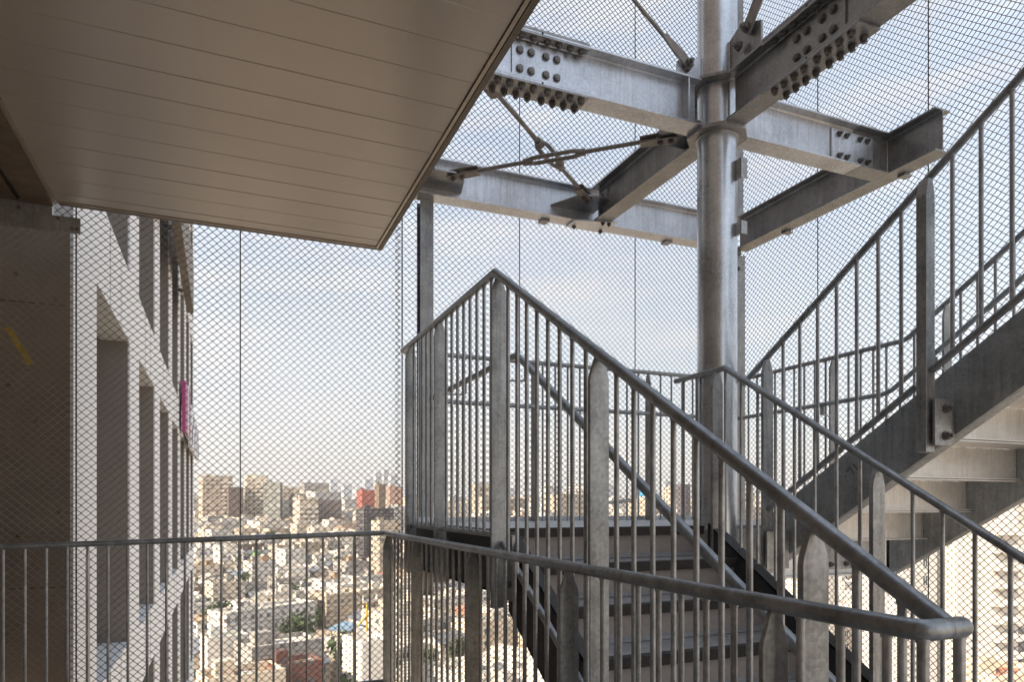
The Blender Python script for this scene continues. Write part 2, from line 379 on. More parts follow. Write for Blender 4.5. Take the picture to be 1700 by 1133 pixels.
# ---- upper flight: left guardrail
XU = 2.69
root = empty('upper_flight_guardrail', (XU, 2.5, .1), 'guardrail climbing steeply along the near side of the upper flight to the top right corner', 'guardrail')
zu = lambda y: .712+(3.045-y)*.605
zt = lambda y: zu(y)-.815
MB().tube([(XU,3.10,zu(3.10)),(XU,.4,zu(.4))], .0165, 16).build('top_rail', M_rail, root)
MB().cyl((XU,2.93,zt(2.93)),(XU,2.045,zt(2.045)), .0150, 14).build('bottom_tube', M_rail, root)
MB().cyl((XU-.02,1.965,zt(1.965)),(XU-.02,.4,zt(.4)), .0150, 14).build('bottom_tube', M_rail, root)
pu = [2.915, 1.993, 1.10]
y = 3.045; 
y = 2.80
while y > .5:
    if not any(abs(y-p) < .06 for p in pu): baluster(root, XU, y, zt(y), zu(y)-.012, .0085)
    y -= .1135
flat_post(root, XU, pu[0], -.36, zu(pu[0])-.012, 'x', .066, .02)
flat_post(root, XU-.02, pu[1], zt(pu[1])-.315, zu(pu[1])-.012, 'x', .052, .045)
flat_post(root, XU-.02, pu[2], zt(pu[2])-.315, zu(pu[2])-.012, 'x', .052, .045)
for p in pu[1:]:
    zc = zt(p)-.195
    br = MB().box(XU-.030, XU+.070, p-.050, p-.038, zc-.095, zc+.095).box(XU+.0,XU+.104,p-.037,p-.024,zc-.085,zc+.085).build('bolt_plate', M_post, root, bevel=.002)
    for dz in (.055,-.055): bolt(root, (XU+.03, p-.051, zc+dz), (.1,-1,0), .0155, .020, .012)
# bracket at foot of upper flight
zc = -.235
MB().box(XU-.05, XU+.10, 2.86, 2.872, zc-.10, zc+.10).build('bolt_plate', M_post, root, bevel=.002)
for dz in (.062,-.052): bolt(root, (XU+.02, 2.858, zc+dz), (.1,-1,0), .015, .018, .01)

# ------------------------------------------------------------------ lower stair: landing, treads, stringers
LZ, NY = -.108, 3.05
RI, GO = .1560, .2562
root = empty('lower_staircase', (1.75, 3.0, LZ-1.4), 'dark flight of steel steps rising away from the camera to a landing, behind the guardrails', 'staircase')
# landing
MB().box(1.16, 3.78, NY+.02, 4.52, LZ-.03, LZ).build('landing_deck', M_tread, root)
MB().box(1.16, 3.78, 4.50, 4.53, LZ+.0005, LZ+.03).build('toe_plate', M_beam, root)
def channel(mb, p0, p1, depth, xin, fl=.05, th=.008):
    """channel running from p0 to p1 (y,z of its top edge), web at xin, flange reaching fl in x"""
    (y0,z0),(y1,z1) = p0, p1
    mb.prism([(xin,y0,z0),(xin,y1,z1),(xin,y1,z1-depth),(xin,y0,z0-depth)], (th*(1 if fl>0 else -1),0,0))
    for dz in (0, -depth+.010): mb.prism([(xin,y0,z0+dz+.002),(xin,y1,z1+dz+.002),(xin,y1,z1+dz-.010),(xin,y0,z0+dz-.010)], (fl,0,0))
    return mb
channel(MB(), (4.53,LZ-.03), (2.77,LZ-.03), .262, 1.152, .06).build('edge_beam', M_dark, root)
channel(MB(), (4.53,LZ-.035), (3.06,LZ-.035), .262, 3.79, -.06).build('edge_beam', M_dark, root)
MB().box(1.165,3.78,4.525,4.533,LZ-.29,LZ-.03).build('edge_beam', M_dark, root)
for yb in (3.45,3.85,4.2): MB().box(1.17,3.77,yb,yb+.008,LZ-.15,LZ-.03).build('joist', M_beamd, root)
channel(MB(), (2.80,LZ-.01), (.2,LZ-.01-2.6*SL), .34, 1.152, .045).build('stringer', M_dark, root)
channel(MB(), (3.02,LZ+.012), (.2,LZ+.012-2.82*SL), .30, 2.385, .065).build('stringer', M_dark, root)
MB().box(1.14,1.165,2.73,2.80,LZ-.30,LZ-.02).build('splice_plate', M_post, root)
tr = None
for k in range(10):
    y1 = NY-GO*k; z1 = LZ-RI*k
    x0, x1 = 1.165, 2.38
    # nosing strip, tread, riser
    MB().prism([(x0,y1-.012,z1),(x0,y1+.035,z1),(x0,y1+.035,z1-.040),(x0,y1-.004,z1-.045)], (x1-x0,0,0)).build('nosing', M_nos, root)
    if k: MB().prism([(x0,y1+.036,z1-.002),(x0,y1+GO+.03,z1-.002),(x0,y1+GO+.03,z1-.010),(x0,y1+.036,z1-.010)], (x1-x0,0,0)).build('tread', M_tread, root)
    MB().prism([(x0,y1+.020,z1-.046),(x0,y1+.026,z1-.046),(x0,y1+.030,z1-RI-.001),(x0,y1+.024,z1-RI-.001)], (x1-x0,0,0)).build('riser', M_riser, root)
    if k < 8:
        zz = z1-RI
        MB().prism([(x0,y1+.024,zz+.018),(x0,y1-.015,zz+.001),(x0,y1+.024,zz+.001)], (x1-x0,0,0)).build('cove', M_tread, root)
MB().box(1.16,3.8,-1.0,.72,-1.40,-1.36).build('bottom_landing', M_tread, root)

# ------------------------------------------------------------------ upper stair flight
root = empty('upper_staircase', (3.2, 2.2, .1), 'upper steel flight seen from below at right, its step undersides catching warm light', 'staircase')
US = .605
zst = lambda y: zt(y)-.045
def sprof(x0, x1, ya, yb, za, zb_, dep):
    return MB().prism([(x0,ya,za),(x0,yb,zb_),(x0,yb,zb_-dep),(x0,ya,za-dep)], (x1-x0,0,0))
XS = XU+.105
sprof(XS, XS+.009, 3.04, .2, zst(3.04)+.075, zst(.2)+.075, .295).build('stringer', M_str, root)
channel(MB(), (3.04,zst(3.04)+.075), (.2,zst(.2)+.075), .295, XS+.0095, .06).build('stringer_flange', M_str, root)
XF = 3.745
def pst(a, b):
    p = ray(1375+a/17.92, 755+b/17.92, 1); return p*((XS-.0004)/p.x)
for nm, pts_ in (('pen_mark',[(215,655),(320,860)]),('pen_mark',[(230,672),(322,655)]),('pen_mark',[(515,450),(568,535)]),('pen_mark',[(575,492),(650,455)]),('pen_mark',[(572,438),(652,385)]),('pen_mark',[(652,372),(750,580)]),('pen_mark',[(722,278),(897,472)]),('pen_mark',[(515,640),(540,685)])):
    A, B = pst(*pts_[0]), pst(*pts_[1]); n_ = (B-A).cross(Vector((1,0,0))).normalized()*.0022
    MB().prism([A+n_, B+n_, B-n_, A-n_], (.0003,0,0)).build(nm, M_cable, root)
MB().prism([(XF,3.03,zst(3.03)),(XF,.2,zst(.2)),(XF,.2,zst(.2)-.285),(XF,2.987,LZ-.29),(XF,3.03,LZ-.29)], (.009,0,0)).build('stringer', M_str, root)
channel(MB(), (3.02,zst(3.02)), (.2,zst(.2)), .285, XF+.009, .05).build('stringer_flange', M_str, root)
for k in range(2, 12):
    y1 = 3.06-GO*1.0*k; z1 = LZ+RI*k-.222
    x0, x1 = XS+.01, XF-.001
    # riser faces away; its back and the tread's underside face the camera
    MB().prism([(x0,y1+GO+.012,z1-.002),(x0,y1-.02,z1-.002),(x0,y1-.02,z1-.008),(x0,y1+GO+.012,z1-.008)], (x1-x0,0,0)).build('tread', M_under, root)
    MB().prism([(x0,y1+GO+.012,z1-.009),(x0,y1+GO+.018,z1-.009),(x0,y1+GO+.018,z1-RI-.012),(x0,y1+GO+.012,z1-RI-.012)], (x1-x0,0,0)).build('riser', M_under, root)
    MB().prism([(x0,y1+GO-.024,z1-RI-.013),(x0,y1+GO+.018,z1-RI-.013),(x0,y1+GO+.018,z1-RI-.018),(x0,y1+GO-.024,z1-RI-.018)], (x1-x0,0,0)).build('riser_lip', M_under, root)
    MB().tube([(XF-.004,y1+GO+.010,z1-.012),(XF-.004,y1+GO+.010,z1-RI-.01)], .0045, 6).build('weld_bead', M_weld, root)
# beam carrying the foot of the upper flight, with its splice plate
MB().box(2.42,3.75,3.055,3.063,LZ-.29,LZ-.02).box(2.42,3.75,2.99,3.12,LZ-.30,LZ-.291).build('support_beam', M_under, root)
MB().box(3.16,3.52,3.042,3.054,LZ-.265,LZ-.045).build('splice_plate', M_post, root, bevel=.002)
for xx in (3.21,3.28,3.40,3.47):
    for zz in (LZ-.075,LZ-.235): bolt(root, (xx,3.041,zz), (0,-1,0), .014, .014, .014)
MB().tube([(3.62,3.052,LZ-.04),(3.62,3.052,LZ-.28)], .006, 6).build('weld_bead', M_weld, root)

# ------------------------------------------------------------------ column and beams
PX, PY, PR = 2.535, 3.13, .1075
ZB, ZT = 2.045, 2.295                            # beam undersides and tops
root = empty('steel_column', (PX, PY, LZ), 'thick round galvanised column standing at the top of the steps with plates where beams meet', 'column')
MB().cyl((PX,PY,-1.5),(PX,PY,ZB-.02), PR, 48).build('pipe', M_col, root)
MB().cyl((PX,PY,ZB+.001),(PX,PY,ZT-.001), PR*.985, 48).build('pipe', M_col, root)
MB().cyl((PX,PY,ZT+.016),(PX,PY,6.5), PR, 48).build('pipe', M_col, root)
def diaphragm(z, th):
    h = PR+.045
    pts = []
    for sx, sy in ((1,1),(-1,1),(-1,-1),(1,-1)):
        c = .0635
        if sx*sy > 0: pts += [(PX+sx*h, PY+sy*c, z), (PX+sx*c+sx*.02, PY+sy*c+sy*.02, z), (PX+sx*c, PY+sy*h, z)]
        else: pts += [(PX+sx*c, PY+sy*h, z), (PX+sx*c+sx*.02, PY+sy*c+sy*.02, z), (PX+sx*h, PY+sy*c, z)]
    return pts
def diam(z, th):
    h = .155; c = .064
    pts = [(PX-h,PY-c,z),(PX-c-.045,PY-c-.045,z),(PX-c,PY-h,z),(PX+c,PY-h,z),(PX+c+.045,PY-c-.045,z),(PX+h,PY-c,z),(PX+h,PY+c,z),(PX+c+.045,PY+c+.045,z),(PX+c,PY+h,z),(PX-c,PY+h,z),(PX-c-.045,PY+c+.045,z),(PX-h,PY+c,z)]
    return MB().prism(pts, (0,0,th))
diam(ZB-.019, .019).build('diaphragm_plate', M_beamd, root); diam(ZT, .015).build('diaphragm_plate', M_beamd, root)
MB().cyl((PX,PY,ZB-.028),(PX,PY,ZB-.0195), PR+.009, 48).build('weld_bead', M_weld, root)
MB().cyl((PX,PY,ZT+.0155),(PX,PY,ZT+.024), PR+.007, 48).build('weld_bead', M_weld, root)
for zc in (1.82, 1.50):                            # small clips on its right side
    c_ = Vector((PX-.01, PY-PR, zc)); hh = .055 if zc > 1.6 else .035
    MB().box(PX+.045, PX+.052, PY-PR-.035, PY-PR+.04, zc-hh, zc+hh).box(PX+.045,PX+.085,PY-PR-.036,PY-PR-.031,zc-hh,zc+hh).build('clip_plate', M_post, root)
MB().prism([(PX-PR-.16,PY-.006,ZT+.002),(PX-PR-.16,PY-.006,ZT+.10),(PX-PR-.12,PY-.006,ZT+.13),(PX-PR+.01,PY-.006,ZT+.15),(PX-PR+.01,PY-.006,ZT+.002)], (0,.012,0)).build('gusset_plate', M_beam, root)
MB().prism([(PX-.006,PY-PR+.01,ZT+.016),(PX-.006,PY-PR-.24,ZT+.016),(PX-.006,PY-PR-.24,ZT+.17),(PX-.006,PY-PR-.10,ZT+.25),(PX-.006,PY-PR+.01,ZT+.20)], (.012,0,0)).build('gusset_plate', M_beamd, root)
for q in ((PX-PR-.105,PY-.007,ZT+.075),): bolt(root, q, (0,-1,0), .02, .018, .02)
MB().tube([(PX-PR-.002,PY-.009,ZT+.01),(PX-PR-.002,PY-.009,ZT+.15)], .005, 6).build('weld_bead', M_weld, root)
MB().tube([(PX-.009,PY-PR-.003,ZT+.02),(PX-.009,PY-PR-.003,ZT+.2)], .005, 6).build('weld_bead', M_weld, root)
MB().tube([(PX-PR-.002,PY-.006,ZB+.01),(PX-PR-.002,PY-.006,ZT-.01)], .005, 6).build('weld_bead', M_weld, root)
MB().tube([(PX-.006,PY-PR-.003,ZB+.01),(PX-.006,PY-PR-.003,ZT-.01)], .005, 6).build('weld_bead', M_weld, root)

BW, TF, TW = .0625, .009, .006
def hbeam(axis, c, a, b, root, mat, z0=ZB, z1=ZT, name='beam_section', holes=()):
    """H section along axis at centre c from a to b"""
    prof = [(-BW,z0),(BW,z0),(BW,z0+TF),(TW/2+.008,z0+TF),(TW/2,z0+TF+.008),(TW/2,z1-TF-.008),(TW/2+.008,z1-TF),(BW,z1-TF),(BW,z1),(-BW,z1),(-BW,z1-TF),(-TW/2-.008,z1-TF),(-TW/2,z1-TF-.008),(-TW/2,z0+TF+.008),(-TW/2-.008,z0+TF),(-BW,z0+TF)]
    if axis == 'x': pts = [(a,c+p,z) for p,z in prof]; d = (b-a,0,0)
    else: pts = [(c+p,a,z) for p,z in prof]; d = (0,b-a,0)
    mb = MB(); n = len(pts)
    P = [Vector(q) for q in pts]; D = Vector(d)
    vs = P + [q+D for q in P]; fs = []
    flip = (axis == 'y') != (b < a)
    for i in range(n):
        f = (i, (i+1)%n, (i+1)%n+n, i+n); fs.append(f if not flip else f[::-1])
    # caps as three quads each
    for base, rev in ((0, True), (n, False)):
        for q in ((0,1,2,15),(15,2,3,14),(14,3,4,13),(13,4,5,12),(12,5,6,11),(11,6,7,10),(10,7,8,9)):
            q = tuple(i+base for i in q); fs.append(q if rev == flip else q[::-1])
    mb.add(vs, fs)
    return mb.build(name, mat, root)
# A: to the left of the column, spliced
rA = empty('steel_beam', (1.8, PY, ZB), 'bluish steel beam left of the column with a bolted splice at its left end under the soffit edge', 'beam')
hbeam('x', PY, .85, 1.436, rA, M_beam); hbeam('x', PY, 1.446, PX-PR-.045, rA, M_beam)
def splice_x(root, xc, n=4, p=.062, gap=.038):
    L_ = (n-1)*p+gap+.035
    MB().box(xc-L_, xc+L_, PY-BW-.002, PY+BW+.002, ZB-.012, ZB-.0005).build('splice_plate', M_beamd, root, bevel=.001)
    MB().box(xc-L_, xc+L_, PY-BW-.002, PY+BW+.002, ZT+.0005, ZT+.012).build('splice_plate', M_beamd, root, bevel=.001)
    for s in (-1,1):
        MB().box(xc-L_, xc+L_, PY+s*(TW/2+.014), PY+s*BW, ZB+TF+.001, ZB+TF+.010).build('splice_plate', M_beam, root)
        MB().box(xc-L_, xc+L_, PY+s*(TW/2+.014), PY+s*BW, ZT-TF-.010, ZT-TF-.001).build('splice_plate', M_beamd, root)
    MB().box(xc-.14, xc+.14, PY-TW/2-.009, PY-TW/2-.0005, ZB+.035, ZT-.035).build('web_plate', M_beam, root, bevel=.001)
    for i in range(n):
        for sg in (-1,1):
            xx = xc+sg*(gap+i*p)
            for yy in (PY-.037, PY+.037):
                bolt(root, (xx,yy,ZB-.012), (0,0,-1), .0155, .022, .007)
                bolt(root, (xx,yy,ZT+.012), (0,0,1), .0145, .012, .0)
            bolt(root, (xx,PY-.037,ZT-TF-.010), (0,0,-1), .0145, .014, .004)
    for sg in (-1,1):
        for i in range(2):
            for zz in (ZB+.08, ZT-.08): bolt(root, (xc+sg*(.04+i*.06), PY-TW/2-.009, zz), (0,-1,0), .0165, .014, .002)
splice_x(rA, 1.441)
MB().box(2.30,2.309, PY-BW+.004, PY-TW/2-.0005, ZB+TF+.0005, ZT-TF-.0005).build('stiffener', M_beam, rA)
# A': right of the column
rA2 = empty('steel_beam', (3.2, PY, ZB), 'pale steel beam right of the column ending at a bolted joint near the right side', 'beam')
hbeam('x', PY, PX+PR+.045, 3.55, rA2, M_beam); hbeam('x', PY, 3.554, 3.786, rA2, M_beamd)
MB().box(3.7865,3.8415,PY-.003,PY+.003,ZB+TF+.001,ZT-TF-.001).build('web_end', M_beamd, rA2)
MB().box(3.7862,3.7874,PY-BW,PY+BW,ZB+.0005,ZB+TF-.0005).build('weld_bead', M_weld, rA2)
MB().box(3.37,3.71, PY-TW/2-.010, PY-TW/2-.0005, ZB+.03, ZT-.03).build('web_plate', M_beam, rA2, bevel=.001)
for xx in (3.43,3.49,3.60,3.66):
    for zz in (ZB+.06, ZT-.06): bolt(rA2, (xx, PY-TW/2-.010, zz), (0,-1,0), .0150, .015, .014)
MB().tube([(3.842,PY-.006,ZB+.012),(3.842,PY-.006,ZT-.012)], .005, 6).build('weld_bead', M_weld, rA2)
# B: towards the camera
rB = empty('steel_beam', (PX, 2.0, ZB), 'dark steel beam passing overhead from the column to the top edge, studded with bolts', 'beam')
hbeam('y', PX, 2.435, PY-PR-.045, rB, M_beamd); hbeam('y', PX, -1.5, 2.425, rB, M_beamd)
yc = 2.43; L_ = .285
for (x0,x1,z0,z1) in ((PX-BW-.002,PX+BW+.002,ZB-.012,ZB-.0005),(PX-BW-.002,PX+BW+.002,ZT+.0005,ZT+.012),(PX-BW,PX-TW/2-.014,ZB+TF+.001,ZB+TF+.01),(PX-BW,PX-TW/2-.014,ZT-TF-.01,ZT-TF-.001)):
    MB().box(x0,x1,yc-L_,yc+L_,z0,z1).build('splice_plate', M_beamd, rB, bevel=.001)
MB().box(PX-TW/2-.009, PX-TW/2-.0005, yc-.17, yc+.17, ZB+.033, ZT-.033).build('web_plate', M_beamd, rB, bevel=.001)
for sg in (-1,1):
    for i in range(4):
        yy = yc+sg*(.038+i*.062)
        for xx in (PX-.037, PX+.037):
            bolt(rB, (xx,yy,ZB-.012), (0,0,-1), .0155, .022, .007)
        bolt(rB, (PX-.037,yy,ZT+.012), (0,0,1), .0145, .012, 0)
        bolt(rB, (PX-.037,yy,ZT-TF-.010), (0,0,-1), .0145, .014, .004)
    for i in range(2):
        for zz in (ZB+.08, ZT-.08): bolt(rB, (PX-TW/2-.009, yc+sg*(.045+i*.062), zz), (-1,0,0), .0165, .014, .002)
# D: away from the camera, C far, E right
YC2, XE = 4.49, 3.85
rD = empty('steel_beam', (PX, 3.8, ZB), 'short steel beam running back from the column to the far cross beam', 'beam')
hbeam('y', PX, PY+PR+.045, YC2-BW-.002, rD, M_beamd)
MB().box(PX-TW/2-.012,PX-TW/2-.001,4.30,4.42,ZB+.02,ZT-.05).build('web_plate', M_beam, rD)
for zz in (ZB+.06,ZB+.12,ZB+.17): bolt(rD, (PX-TW/2-.012,4.36,zz), (-1,0,0), .013, .014, .01)
rC = empty('steel_beam', (2.4, YC2, ZB), 'long far steel beam below the crossed rods, running from the soffit corner behind the column', 'beam')
hbeam('x', YC2, .9, XE-.10, rC, M_beam)
MB().prism([(PX-.21,YC2-BW-.001,ZB-.011),(PX+.10,YC2-BW-.09,ZB-.011),(PX+.10,YC2+BW,ZB-.011),(PX-.21,YC2+BW,ZB-.011)], (0,0,.010)).build('gusset_plate', M_beam, rC)
for a,b in ((PX-.16,YC2+.03),(PX+.05,YC2-.11),(PX+.0,YC2-.11),(PX+.06,YC2+.03)): bolt(rC, (a,b,ZB-.011), (0,0,-1), .013, .013, .008)
rE = empty('steel_beam', (XE, 3.6, ZB), 'steel beam on the right that stops in mid air with an open cut end', 'beam')
hbeam('y', XE, 2.765, YC2-.02, rE, M_beamd)
MB().box(XE-.16,XE+.0,YC2-.03,YC2+.06,ZB-.034,ZB-.001).build('bearing_plate', M_beamd, rE)
# hooks holding the fence cables
rk = [(2.145,4.53),(3.195,4.53)]
for i, (xx,yy) in enumerate(rk):
    o = MB().box(xx-.035,xx+.025,yy-.03,yy+.04,ZB-.014,ZB-.001).build('cable_bracket', M_beamd, None, loc=(xx,yy,ZB))
    tag(o, ['small steel bracket under the far beam left of the column gusset', 'small steel bracket under the far beam just left of the column'][i], 'bracket', 'fence cable brackets')
for i, yy in enumerate((4.02, 3.05)):
    o = MB().box(XE+.02,XE+.085,yy-.025,yy+.025,ZB-.014,ZB-.001).build('cable_bracket', M_beamd, None, loc=(XE,yy,ZB))
    tag(o, ['small steel bracket under the middle of the right hand beam', 'small steel bracket under the free end of the right hand beam'][i], 'bracket', 'fence cable brackets')

# H posts
def hpost(x, y, z0, z1, label, h=.05):
    root = empty('steel_post', (x,y,z0), label, 'post')
    MB().box(x-h,x+h,y-h,y-h+.008,z0,z1).box(x-h,x+h,y+h-.008,y+h,z0,z1).box(x-.003,x+.003,y-h+.0085,y+h-.0085,z0,z1).build('section', M_beamd, root)
    MB().box(x-h-.02,x+h+.02,y-h-.02,y+h+.02,z0,z0+.01).build('base_plate', M_beamd, root)
    return root
rp = hpost(XE+.0,YC2+.03,-.6,ZB-.035,'slim steel post directly behind the thick column, below the beams')
for zz in (1.9,): bolt(rp, (XE-.02,YC2-.021,zz), (0,-1,0), .014, .012, .006)
hpost(XE+.0,YC2+.05,ZT+.002,6.5,'slim steel post rising above the beams behind the column top')
hpost(1.27,4.56,-.6,ZB-.001,'slim steel post under the left end of the far beam beside the soffit corner', .045)

# ------------------------------------------------------------------ crossed brace rods
def brace(a, b, label, tb=(.38,.66), flip=1):
    a, b = Vector(a), Vector(b); d = (b-a).normalized(); side = Vector((-d.y,d.x,0)).normalized(); up = side.cross(d)*-1
    up = Vector((0,0,1)) if abs(d.z) < .3 else up
    root = empty('brace_rod', (a+b)/2, label, 'brace'); Ln = (b-a).length
    p = lambda s: a+d*s
    MB().cyl(p(.10), p(Ln*tb[0]+.03), .0125, 12).build('rod', M_rod, root); MB().cyl(p(Ln*tb[1]-.03), p(Ln-.10), .0125, 12).build('rod', M_rod, root)
    # turnbuckle: two side bars joined at both ends
    s0, s1 = Ln*tb[0], Ln*tb[1]; m = MB(); o = .034
    for sg in (-1,1):
        m.tube([p(s0)+side*sg*.010, p(s0+.05)+side*sg*o, p(s1-.05)+side*sg*o, p(s1)+side*sg*.010], .0125, 10, round_=.02)
    m.cyl(p(s0-.014),p(s0+.045),.022,14).cyl(p(s1-.045),p(s1+.014),.022,14)
    m.build('turnbuckle', M_rod, root)
    # forked end plates with bolts
    for e0, sg in ((0,1),(Ln,-1)):
        q = [p(e0+sg*s_)+side*w_ for s_,w_ in ((-.02,-.030),(-.02,.030),(.11,.034),(.19,.030),(.19,-.030),(.11,-.034))]
        MB().prism([x_+up*.013 for x_ in q], tuple(up*.007)).prism([x_-up*.013 for x_ in q], tuple(-up*.007)).build('end_plate', M_rod, root, bevel=.001)
        for s_ in (.015,.075):
            c_ = p(e0+sg*s_)-up*.020; bolt(root, c_, -up, .015, .014, .008)
    return root
zb_ = 2.125
brace((1.36,4.27,zb_-.012),(2.39,3.33,zb_-.012),'steel brace rod with a long turnbuckle, sloping up to the column', (.36,.62))
brace((1.20,3.30,zb_+.045),(2.37,4.30,zb_+.02),'steel brace rod passing behind the other one, running down to the far gusset', (.46,.68))
def gus(pts, z, label):
    o = MB().prism([(x,y,z) for x,y in pts], (0,0,.010)).build('gusset_plate', M_beamd, None, loc=(pts[0][0],pts[0][1],z)); return tag(o, label, 'steel plate')
gus([(PX-TW/2-.001,PY+TW/2+.01),(PX-TW/2-.001,3.42),(2.36,3.42),(2.27,3.30),(2.27,PY+TW/2+.01)], zb_-.018, 'triangular steel plate in the corner behind the column holding a rod end')
gus([(PX-TW/2-.015,YC2-TW/2-.001),(2.17,YC2-TW/2-.001),(2.29,4.25),(2.43,4.22),(PX-TW/2-.015,4.25)], zb_+.012, 'dark steel plate on the far beam where the lower rod end is bolted')
gus([(1.18,YC2-TW/2-.001),(1.50,YC2-TW/2-.001),(1.46,4.30),(1.38,4.22),(1.24,4.22),(1.18,4.3)], zb_-.018, 'dark steel plate at the left end of the far beam beside the soffit edge')
gus([(1.10,PY+TW/2+.01),(1.10,3.28),(1.20,3.36),(1.31,3.31),(1.36,PY+TW/2+.01)], zb_+.040, 'dark steel plate under the spliced beam by the soffit edge')
# vertical-plane braces rising out of the picture
root = empty('brace_rod', (2.2,PY,ZT+.2), 'slim steel rod rising to the upper left from the plate on the column', 'brace')
a = Vector((PX-PR-.105,PY-.02,ZT+.085)); d = Vector((-.80,0,.60)).normalized()
MB().cyl(a+d*.13,a+d*2.5,.0105,12).build('rod', M_rod, root)
s_ = Vector((d.z,0,-d.x))
MB().prism([a+d*x_+s_*y_+Vector((0,-.012,0)) for x_,y_ in ((-.03,-.022),(-.03,.022),(.10,.026),(.19,.014),(.19,-.014),(.10,-.026))],(0,.010,0)).build('end_plate', M_rod, root, bevel=.001)
bolt(root, a+Vector((0,-.013,0)), (0,-1,0), .02,.018,.02)
root = empty('brace_rod', (PX,2.7,ZT+.3), 'flat steel brace leaning out of the top edge beside the column', 'brace')
a = Vector((PX-.02,PY-PR-.13,ZT+.13)); d = Vector((0,-.62,.78)).normalized(); s_ = Vector((0,d.z,-d.y))
MB().prism([a+d*x_+s_*y_ for x_,y_ in ((.03,-.038),(.03,.038),(1.2,.038),(1.2,-.038))],(-.010,0,0)).build('end_plate', M_rod, root, bevel=.001)
for s in (-.03,.055): bolt(root, a+d*s+Vector((-.012,0,0)), (-1,0,0), .02,.022,.018)

# ------------------------------------------------------------------ chain-link fence
def chainlink(name, org, axis, length, z0, z1, W=.0512, H=.0480, r=.0034, parent=None):
    nw = int(length/(W/2)); nh = int((z1-z0)/(H/2))
    n = np.arange(nw)[:,None]; j = np.arange(nh)[None,:]
    right = ((n+j) % 2).astype(float)               # bend on the right or left edge of this wire
    cu = (n+right)*W/2 + (right*2-1)*.0008
    jit = (rng.random((nw,1))-.5)*.0015
    cu = cu+jit+ .0015*np.sin(j*.11+n*.07)
    cz = z0+j*H/2 + .0012*np.sin(n*.13+j*.05)
    s_in = np.where(right > .5, 1., -1.)*r; s_out = -s_in      # depth before and after the bend
    bz = .0032; pull = .0030
    # arrival point, bend point, departure point
    dirn = (1-right*2)                              # towards the other side
    U = np.stack([cu+dirn*pull*.9, cu, cu+dirn*pull*.9], 2); Z = np.stack([cz-bz, cz+0*cu, cz+bz], 2); D = np.stack([s_in+0*cu, 0*cu, s_out+0*cu], 2)
    U = U.reshape(nw,-1); Z = Z.reshape(nw,-1); D = D.reshape(nw,-1); m = U.shape[1]
    ang = np.array([0, 2*np.pi/3, 4*np.pi/3])
    VU = U[:,:,None]+np.cos(ang)*r*1.3; VD = D[:,:,None]+np.sin(ang)*r; VZ = Z[:,:,None]+0*ang
    VU, VD, VZ = VU.ravel(), VD.ravel(), VZ.ravel()
    if axis == 'x': co = np.stack([org[0]+VU, org[1]+VD, VZ], 1)
    else: co = np.stack([org[0]+VD, org[1]-VU, VZ], 1)
    base = (np.arange(nw)[:,None]*m+np.arange(m-1)[None,:]).ravel()*3
    q = []
    for k in range(3):
        k2 = (k+1) % 3; q.append(np.stack([base+k, base+k2, base+3+k2, base+3+k], 1))
    F = np.concatenate(q).astype(np.int32)
    if axis == 'y': F = F[:,::-1]
    if parent is not None: co = co-np.array(wloc(parent))
    me = bpy.data.meshes.new(name); me.vertices.add(len(co)); me.vertices.foreach_set('co', co.astype(np.float32).ravel())
    me.loops.add(F.size); me.loops.foreach_set('vertex_index', F.ravel()); me.polygons.add(len(F))
    me.polygons.foreach_set('loop_start', np.arange(0, F.size, 4, dtype=np.int32))
    me.polygons.foreach_set('loop_total', np.full(len(F), 4, np.int32)); me.polygons.foreach_set('use_smooth', np.ones(len(F), bool))
    me.update(calc_edges=True); me.materials.append(M_mesh)
    o = bpy.data.objects.new(name, me); COL.objects.link(o); o.parent = parent
    return o
FY = 5.0
def fence(loc, label): return empty('chain_link_fence', loc, label, 'fence')
f1 = fence((0,FY,-2), 'chain link mesh fence across the left half in front of the building and the city')
chainlink('wire_mesh', (-2.2,FY,0), 'x', 3.42, -1.75, 2.4, parent=f1)
for xx in (-.817,.122): MB().cyl((xx,FY-.012,-1.8),(xx,FY-.012,2.4),.004,8).build('tension_cable', M_cable, f1)
f2 = fence((2.7,FY,-2), 'chain link mesh fence behind the landing, from the soffit corner to the slim post')
chainlink('wire_mesh', (1.172,FY+.012,0), 'x', 3.128, -1.75, 4.9, parent=f2)
for xx in (1.217,2.145,3.195): MB().cyl((xx,FY-.012,-1.8),(xx,FY-.012,4.9),.0038 if xx>1.3 else .0045,8).build('tension_cable', M_cable, f2)
FX = 4.3
f3 = fence((FX,3,-2), 'chain link mesh fence on the right side behind the upper flight')
chainlink('wire_mesh', (FX,FY,0), 'y', 4.2, -1.75, 5.3, r=.0029, parent=f3)
for yy in (4.10,3.18,2.2): MB().cyl((FX-.012,yy,-1.8),(FX-.012,yy,5.3),.0038,8).build('tension_cable', M_cable, f3)

